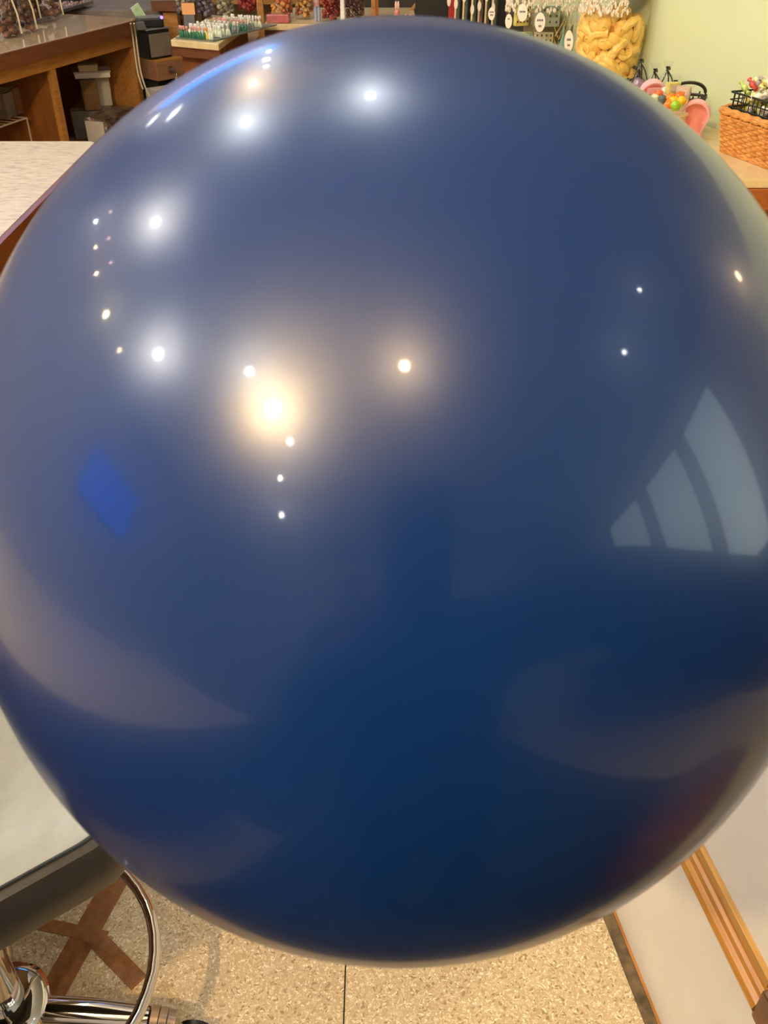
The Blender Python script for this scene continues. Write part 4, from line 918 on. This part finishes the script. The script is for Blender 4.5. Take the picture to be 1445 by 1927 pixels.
# ------------------------------------------------------------------ sweet sticks in tubes, red packet, iridescent packs, rabbit
rack_ = thing('stick_rack', 'dark rack behind the row of tall sweet tubes', 'rack', (0.10, 3.30, FZ), -0.0)
MB().box(0.0, 0.30, 0.0, 0.015, 0.0, 0.22).build('back', M_dark, rack_)
MB().box(0.0, 0.30, -0.05, 0.0, 0.0, 0.01).build('foot', M_dark, rack_)
for k, (px, c, col2) in enumerate(((861, (214, 190, 150), (60, 70, 66)), (876, (222, 196, 156), (66, 76, 70)), (892, (226, 206, 150), (52, 62, 58)), (905, (206, 170, 130), (80, 66, 54)), (918, (220, 190, 146), (44, 46, 46)), (931, (214, 196, 160), (60, 56, 46)))):
    p = ony(px, 40, 3.20)
    t = thing('sweet_tube', '%s tall thin tube of sweets from the left in the row' % ('first', 'second', 'third', 'fourth', 'fifth', 'sixth')[k], 'tube', (p.x, 3.22, FZ), group='tall sweet tubes in a row')
    MB().lathe([(0.0095, 0), (0.0095, 0.22)], 14).build('clear_tube', M_glass, t); MB().lathe([(0.007, 0.002), (0.007, 0.16)], 10).build('filling', mat('tubefill_%d' % k, srgb(*col2), 0.5, noise=srgb(*[q_ + 40 for q_ in col2]), scale=80), t)
    MB().box(-0.0105, -0.005, -0.0112, -0.0098, 0.0, 0.215).build('edge_strip', mat('strip_%d' % k, srgb(*c), 0.4, noise=srgb(*[int(q_ * .93) for q_ in c]), scale=50), t)
    MB().lathe([(1, -0.0006), (1, 0.0006)], 18, Matrix.Translation((-0.007, -0.0118, 0.125 + 0.02 * math.sin(k * 2))) @ Matrix.Rotation(PI / 2, 4, 'X') @ Matrix.Diagonal((0.006, 0.014, 1, 1))).build('oval_label', M_tag, t)
t = thing('red_packet', 'tall narrow red packet at the left end of the sweet tubes', 'packet', (ony(849, 40, 3.25).x, 3.25, FZ))
MB().box(-0.010, 0.010, -0.006, 0.006, 0, 0.2).build('packet', mat('red_pack', srgb(170, 40, 42), 0.4, noise=srgb(150, 30, 34), scale=20), t, bevel=0.002)
MB().lathe([(1, -0.0006), (1, 0.0006)], 18, Matrix.Translation((-0.010, -0.0066, 0.13)) @ Matrix.Rotation(PI / 2, 4, 'X') @ Matrix.Diagonal((0.006, 0.016, 1, 1))).build('oval_label', M_tag, t)
irid = [((110, 190, 226), (206, 190, 240)), ((236, 170, 200), (226, 196, 220)), ((110, 150, 226), (150, 220, 226)), ((60, 190, 160), (190, 220, 230)), ((226, 226, 130), (190, 220, 240))]
for k, (px, py, a) in enumerate(((798, 14, 0.6), (810, 14, 0.5), (813, 30, 0.7), (826, 16, 0.45), (803, 4, 0.6))):
    p = ony(px, py, 3.45 + 0.01 * k); t = thing('shiny_pack', ('pale blue shiny', 'pink shiny', 'blue iridescent', 'green shiny', 'yellow tipped shiny')[k] + ' sweet pack slanting left of the red packet', 'packet', p, rot=(0, a, 0.2))
    MB().ball((0, 0, 0), 0.009, 0.005, 0.032, 12, 8).build('wrapper', mat('irid_%d' % k, srgb(*irid[k][0]), 0.15, noise=srgb(*irid[k][1]), scale=40, coat=0.8, bump=0.4), t)
    MB().tube([(0, 0, -0.032), (0.0, 0, -0.062)], 0.0022, 6).build('stick', M_tag, t)
t = thing('lolly_stand', 'pinkish block holding the slanting sweet packs', 'stand', (ony(800, 40, 3.47).x, 3.47, FZ)); zz = ony(800, 44, 3.47).z - FZ
MB().box(-0.06, 0.07, -0.03, 0.03, 0, zz).build('block', mat('peach_block', srgb(206, 160, 136), 0.6, noise=srgb(190, 140, 116), scale=40, bump=0.3), t, bevel=0.003)
for k, (px, w_) in enumerate(((762, 0.007), (772, 0.007), (782, 0.006))):
    p = ony(px, 34, 3.46); t = thing('peach_lolly', 'peach coloured lolly %s of three beside the rabbit' % ('left', 'middle', 'right')[k], 'lolly', p, rot=(0, 0.4, 0))
    MB().ball((0, 0, 0), w_, 0.005, 0.014, 10, 8).build('sweet', mat('peach_sweet', srgb(226, 184, 156), 0.35, noise=srgb(210, 160, 130), scale=60), t); MB().tube([(0, 0, -0.012), (0, 0, -0.03)], 0.002, 6).build('stick', M_tag, t)
def rabbit():
    p = ony(747, 26, 3.5); t = thing('rabbit_lolly', 'small pink rabbit figure in front of the dark cabinet', 'figure', (p.x, p.y, FZ), 0.1); hh = p.z - FZ
    m = mat('rabbit_pink', srgb(226, 150, 140), 0.4, noise=srgb(214, 136, 126), scale=30); m2 = mat('rabbit_ear', srgb(244, 206, 190), 0.4, noise=srgb(236, 190, 176), scale=30)
    MB().lathe([(0.016, 0), (0.018, hh * 0.4), (0.010, hh)], 14).build('body', m, t); MB().ball((0, 0, hh + 0.006), 0.009).build('head', m, t)
    for s_ in (-1, 1): MB().ball((s_ * 0.004, 0, hh + 0.026), 0.0042, 0.003, 0.013, 10, 8).build('ear', m2, t)
rabbit()
t = thing('slanted_batten', 'slanting pale wooden batten crossing in front of the dark cabinet', 'batten', ony(757, 40, 4.1))
a, b_ = Vector((0, 0, 0)), ony(795, -8, 4.1) - ony(757, 40, 4.1); MB().tube([a - (b_ * 0.4), b_ * 2.2], 0.008, 4).build('batten', M_lightwood, t, smooth=False)

# ------------------------------------------------------------------ bar stool
def stool():
    c0 = Vector((-0.545, 0.635, 0)); th = math.atan2(0.6, 0.8)
    t = thing('bar_stool', 'grey and black cushioned bar stool with chrome base at lower left', 'stool', c0, th)
    R = Matrix.Rotation(-th, 3, 'Z')
    bm = bmesh.new()
    def cushion(z0, z1, w_, rr):
        m = MB(); n = 6; cor = []
        for (sx, sy, a0) in ((1, 1, 0), (-1, 1, 90), (-1, -1, 180), (1, -1, 270)):
            for k in range(n + 1):
                a = math.radians(a0 + 90 * k / n); cor.append((sx * (w_ - rr) + rr * math.cos(a), sy * (w_ - rr) + rr * math.sin(a)))
        return cor
    def slab(name, prof, m, rr=0.05):
        mb = MB(); mb.sm = True; rings = []
        for w_, z in prof:
            r2 = min(rr, w_ * .9); cor = cushion(0, 0, w_, r2); rings.append(len(cor)); mb.v += [(x, y, z) for x, y in cor]
        n = rings[0]
        for i in range(len(prof) - 1):
            for j in range(n): mb.f.append((i * n + j, i * n + (j + 1) % n, (i + 1) * n + (j + 1) % n, (i + 1) * n + j))
        mb.f.append(tuple(range(n - 1, -1, -1))); mb.f.append(tuple((len(prof) - 1) * n + j for j in range(n)))
        return mb.build(name, m, t)
    W = 0.20
    slab('cushion_side', [(W - 0.02, 0.512), (W - 0.004, 0.520), (W + 0.002, 0.545), (W + 0.002, 0.575), (W - 0.004, 0.594), (W - 0.014, 0.600)], mat('black_vinyl', srgb(52, 47, 45), 0.38, noise=srgb(44, 40, 38), scale=60, bump=0.15))
    slab('seat_top', [(W - 0.0145, 0.6005), (W - 0.02, 0.603), (W - 0.06, 0.609), (W - 0.12, 0.612), (0.02, 0.613)], mat('grey_vinyl', srgb(152, 156, 155), 0.36, noise=srgb(145, 149, 148), scale=40, bump=0.08))
    cor = cushion(0, 0, W - 0.0135, 0.05); MB().tube([(x, y, 0.6008) for x, y in cor], 0.0022, 6, closed=True).build('piping', M_black, t)
    MB().box(-0.11, 0.11, -0.11, 0.11, 0.495, 0.5115).build('seat_plate', M_black, t)
    MB().lathe([(0.030, 0.10), (0.030, 0.30), (0.022, 0.301), (0.022, 0.494)], 20).build('column', M_chrome, t)
    MB().lathe([(0.058, 0.075), (0.062, 0.082), (0.062, 0.118), (0.052, 0.126), (0.036, 0.13)], 28).build('hub', M_chrome, t)
    # five legs with castors; one points along the picture's bottom edge
    for k in range(3):
        a = math.radians(-2 + 120 * k) ; d = R @ Vector((math.cos(a), math.sin(a), 0))
        lg = MB().tube([d * 0.05 + Vector((0, 0, 0.098)), d * 0.12 + Vector((0, 0, 0.095)), d * 0.205 + Vector((0, 0, 0.086))], [0.021, 0.021, 0.019], 18).build('leg', M_chrome, t)
        for j in range(3):
            q_ = d * (0.207 + 0.012 * j); MB().tube([q_ + Vector((0, 0, 0.086 - .003 * j)), q_ + d * 0.0108 + Vector((0, 0, 0.084 - .003 * j))], 0.0188 - 0.001 * j, 18).build('end_band', mat('leg_band', srgb(186, 160, 138), 0.35, 0.3, noise=srgb(170, 144, 122), scale=40), lg)
        cst = MB(); sd = d.cross(Vector((0, 0, 1))).normalized(); ce = d * 0.262 + Vector((0, 0, 0.026))
        for s_ in (-1, 1): cst.tube([ce + sd * s_ * 0.005, ce + sd * s_ * 0.017], 0.025, 20)
        cst.build('castor_wheel', M_black, lg)
        MB().tube([d * 0.236 + Vector((0, 0, 0.079)), ce + Vector((0, 0, 0.0))], 0.007, 10).build('castor_stem', M_steel, lg)
    ring = [R @ Vector((0.225 * math.cos(a * PI / 24), 0.205 * math.sin(a * PI / 24), 0.20)) for a in range(48)]
    MB().tube(ring, 0.0085, 14, closed=True).build('foot_ring', M_chrome, t)
    for a in (70, 190, 290):
        d = R @ Vector((math.cos(math.radians(a)), math.sin(math.radians(a)), 0)); MB().tube([d * 0.028 + Vector((0, 0, 0.22)), d * 0.208 + Vector((0, 0, 0.20))], 0.0075, 12).build('ring_spoke', M_chrome, t)
stool()

# brown tape cross on the floor
def tape(px, py, z=0.0): return onz(px, py, 0.0)
M_tape = mat('brown_tape', srgb(158, 104, 46), 0.5, noise=srgb(132, 82, 32), scale=70, bump=0.3)
t = thing('floor_tape', 'brown tape cross stuck on the terrazzo beside the stool', 'tape', (-0.49, 0.79, 0))
def strip(a, b_, w_, z, nm='strip'):
    a = tape(*a); b_ = tape(*b_); d = (b_ - a).normalized(); n_ = Vector((-d.y, d.x, 0)) * w_ / 2; o_ = Vector((-0.49, 0.79, 0))
    P = [a - n_ - o_, b_ - n_ - o_, b_ + n_ - o_, a + n_ - o_]; MB().prism([(p_.x, p_.y) for p_ in P], 0.0002, z).build(nm, M_tape, t)
strip((228, 1640), (92, 1880), 0.044, 0.0010)
strip((60, 1735), (200, 1765), 0.022, 0.0013)
strip((175, 1760), (262, 1850), 0.030, 0.0016)
# ------------------------------------------------------------------ the person taking the picture, seen only as the dark reflection
def skin_chain(name, verts, edges, radii, m, parent, root=0, sub=2):
    me = bpy.data.meshes.new(name); me.from_pydata([tuple(v) for v in verts], edges, [])
    o = bpy.data.objects.new(name, me); COL.objects.link(o); o.parent = parent
    mo = o.modifiers.new('skin', 'SKIN'); mo.use_smooth_shade = True
    for i, r in enumerate(radii):
        sv = me.skin_vertices[0].data[i]; sv.radius = (r if isinstance(r, tuple) else (r, r)); sv.use_root = (i == root)
    s_ = o.modifiers.new('sub', 'SUBSURF'); s_.levels = sub; s_.render_levels = sub
    me.materials.append(m); return o
def person():
    P = Vector((0.05, -0.44, 0))
    t = thing('person', 'person in dark clothes holding up a phone, mirrored dark in the balloon', 'person', P)
    R = Matrix.Rotation(-0.12, 3, 'Z')
    L = lambda x, y, z: R @ Vector((x, y, z))
    lh = Vector((-0.028, -0.045, 1.36)) - P; rh = Vector((0.186, 0.27, 1.18)) - P      # left hand on the phone, right hand on the balloon's side
    V = [L(0, 0, 0.93), L(0, 0.01, 1.12), L(0.02, 0.0, 1.30), L(0.0, 0.0, 1.385), L(0, 0.02, 1.46),
         L(-0.17, 0, 1.36), L(-0.24, 0.17, 1.20), lh + Vector((-0.02, -0.07, -0.05)),
         L(0.20, 0.02, 1.37), L(0.31, 0.30, 1.37), rh + Vector((0.06, -0.06, 0.03)),
         L(-0.09, 0, 0.88), L(-0.11, 0.03, 0.48), L(-0.12, -0.01, 0.09), L(-0.13, 0.12, 0.045),
         L(0.10, 0, 0.88), L(0.13, 0.03, 0.48), L(0.14, -0.01, 0.09), L(0.15, 0.12, 0.045)]
    E_ = [(0, 1), (1, 2), (2, 3), (3, 4), (2, 5), (5, 6), (6, 7), (2, 8), (8, 9), (9, 10), (0, 11), (11, 12), (12, 13), (13, 14), (0, 15), (15, 16), (16, 17), (17, 18)]
    rad = [(0.19, 0.13), (0.18, 0.12), (0.20, 0.12), (0.07, 0.065), (0.05, 0.05), 0.08, 0.06, 0.035, 0.105, 0.10, 0.045, 0.11, 0.075, 0.048, 0.038, 0.11, 0.075, 0.048, 0.038]
    skin_chain('body', V, E_, rad, M_cloth, t)
    # head with face and hair, looking at the phone
    hc = L(0, 0.03, 1.555)
    M = Matrix.Translation(hc) @ R.to_4x4() @ Matrix.Rotation(-0.25, 4, 'X')
    MB().ball((0, 0, 0), 0.075, 0.092, 0.112, 24, 16, M).build('head', M_skin, t)
    hd = [c for c in t.children if c.name.startswith('head')][0]
    MB().ball((0, -0.022, 0.022), 0.085, 0.090, 0.112, 20, 12, M).build('hair', M_hair, hd)
    for s_ in (-1, 1):
        MB().ball((s_ * 0.030, 0.082, 0.008), 0.012, 0.008, 0.008, 12, 8, M).build('eye', M_white, hd); MB().ball((s_ * 0.030, 0.089, 0.008), 0.005, 0.003, 0.005, 8, 6, M).build('iris', M_black, hd)
        MB().ball((s_ * 0.078, 0.0, -0.005), 0.010, 0.018, 0.030, 10, 8, M).build('ear', M_skin, hd)
    MB().lathe([(0.004, 0.02), (0.010, -0.005), (0.014, -0.022), (0.004, -0.03)], 10, M @ Matrix.Translation((0, 0.092, 0)), sy=1.1).build('nose', M_skin, hd)
    MB().ball((0, 0.083, -0.052), 0.024, 0.008, 0.007, 14, 8, M).build('mouth', mat('lips', srgb(170, 96, 88), 0.5, noise=srgb(160, 86, 80), scale=30), hd)
    # hands round the phone: palm, four fingers, thumb as one skinned hand each
    for s_, w_ in ((-1, lh), (1, rh)):
        wr = w_ + (Vector((0.05, -0.05, 0.025)) if s_ > 0 else Vector((-0.015, -0.06, -0.045))); palm = w_ + Vector((s_ * 0.012, -0.028, -0.01))
        vs = [wr, palm]; es = [(0, 1)]; rs = [0.024, (0.030, 0.018)]
        for f in range(4):
            b_ = palm + Vector((s_ * 0.010, 0.014, 0.030 - f * 0.018)); l = (0.030, 0.033, 0.031, 0.025)[f]
            mid = b_ + Vector((s_ * 0.004, l, 0.004)); tip = mid + Vector((-s_ * l * .8, 0.006, 0.0))
            n = len(vs); vs += [b_, mid, tip]; es += [(1, n), (n, n + 1), (n + 1, n + 2)]; rs += [0.009, 0.008, 0.007]
        n = len(vs); tb = palm + Vector((-s_ * 0.014, -0.002, 0.024)); vs += [tb, tb + Vector((-s_ * 0.012, 0.006, 0.024))]; es += [(1, n), (n, n + 1)]; rs += [0.011, 0.009]
        skin_chain('hand', vs, es, rs, M_skin, t)
    # phone, its back to the balloon, the lens where the picture is taken from
    ph = thing('phone', 'dark phone held up by the person, its lens towards the balloon', 'phone', CAM - AX * 0.012, rot=(PI / 2 - TILT, 0, 0))
    # local x right, local y up, local z towards the person
    MB().box(-0.014, 0.058, -0.132, 0.016, 0.0, 0.008).build('casing', M_black, ph, bevel=0.003)
    MB().box(-0.012, 0.056, -0.130, 0.014, 0.0082, 0.0088).build('display', mat('phone_glass', srgb(10, 10, 12), 0.1, noise=srgb(14, 14, 16), scale=5), ph)
    MB().lathe([(0.006, -0.002), (0.006, -0.0005)], 16, Matrix.Translation((0, -0.018, 0))).build('second_lens', M_black, ph)
person()
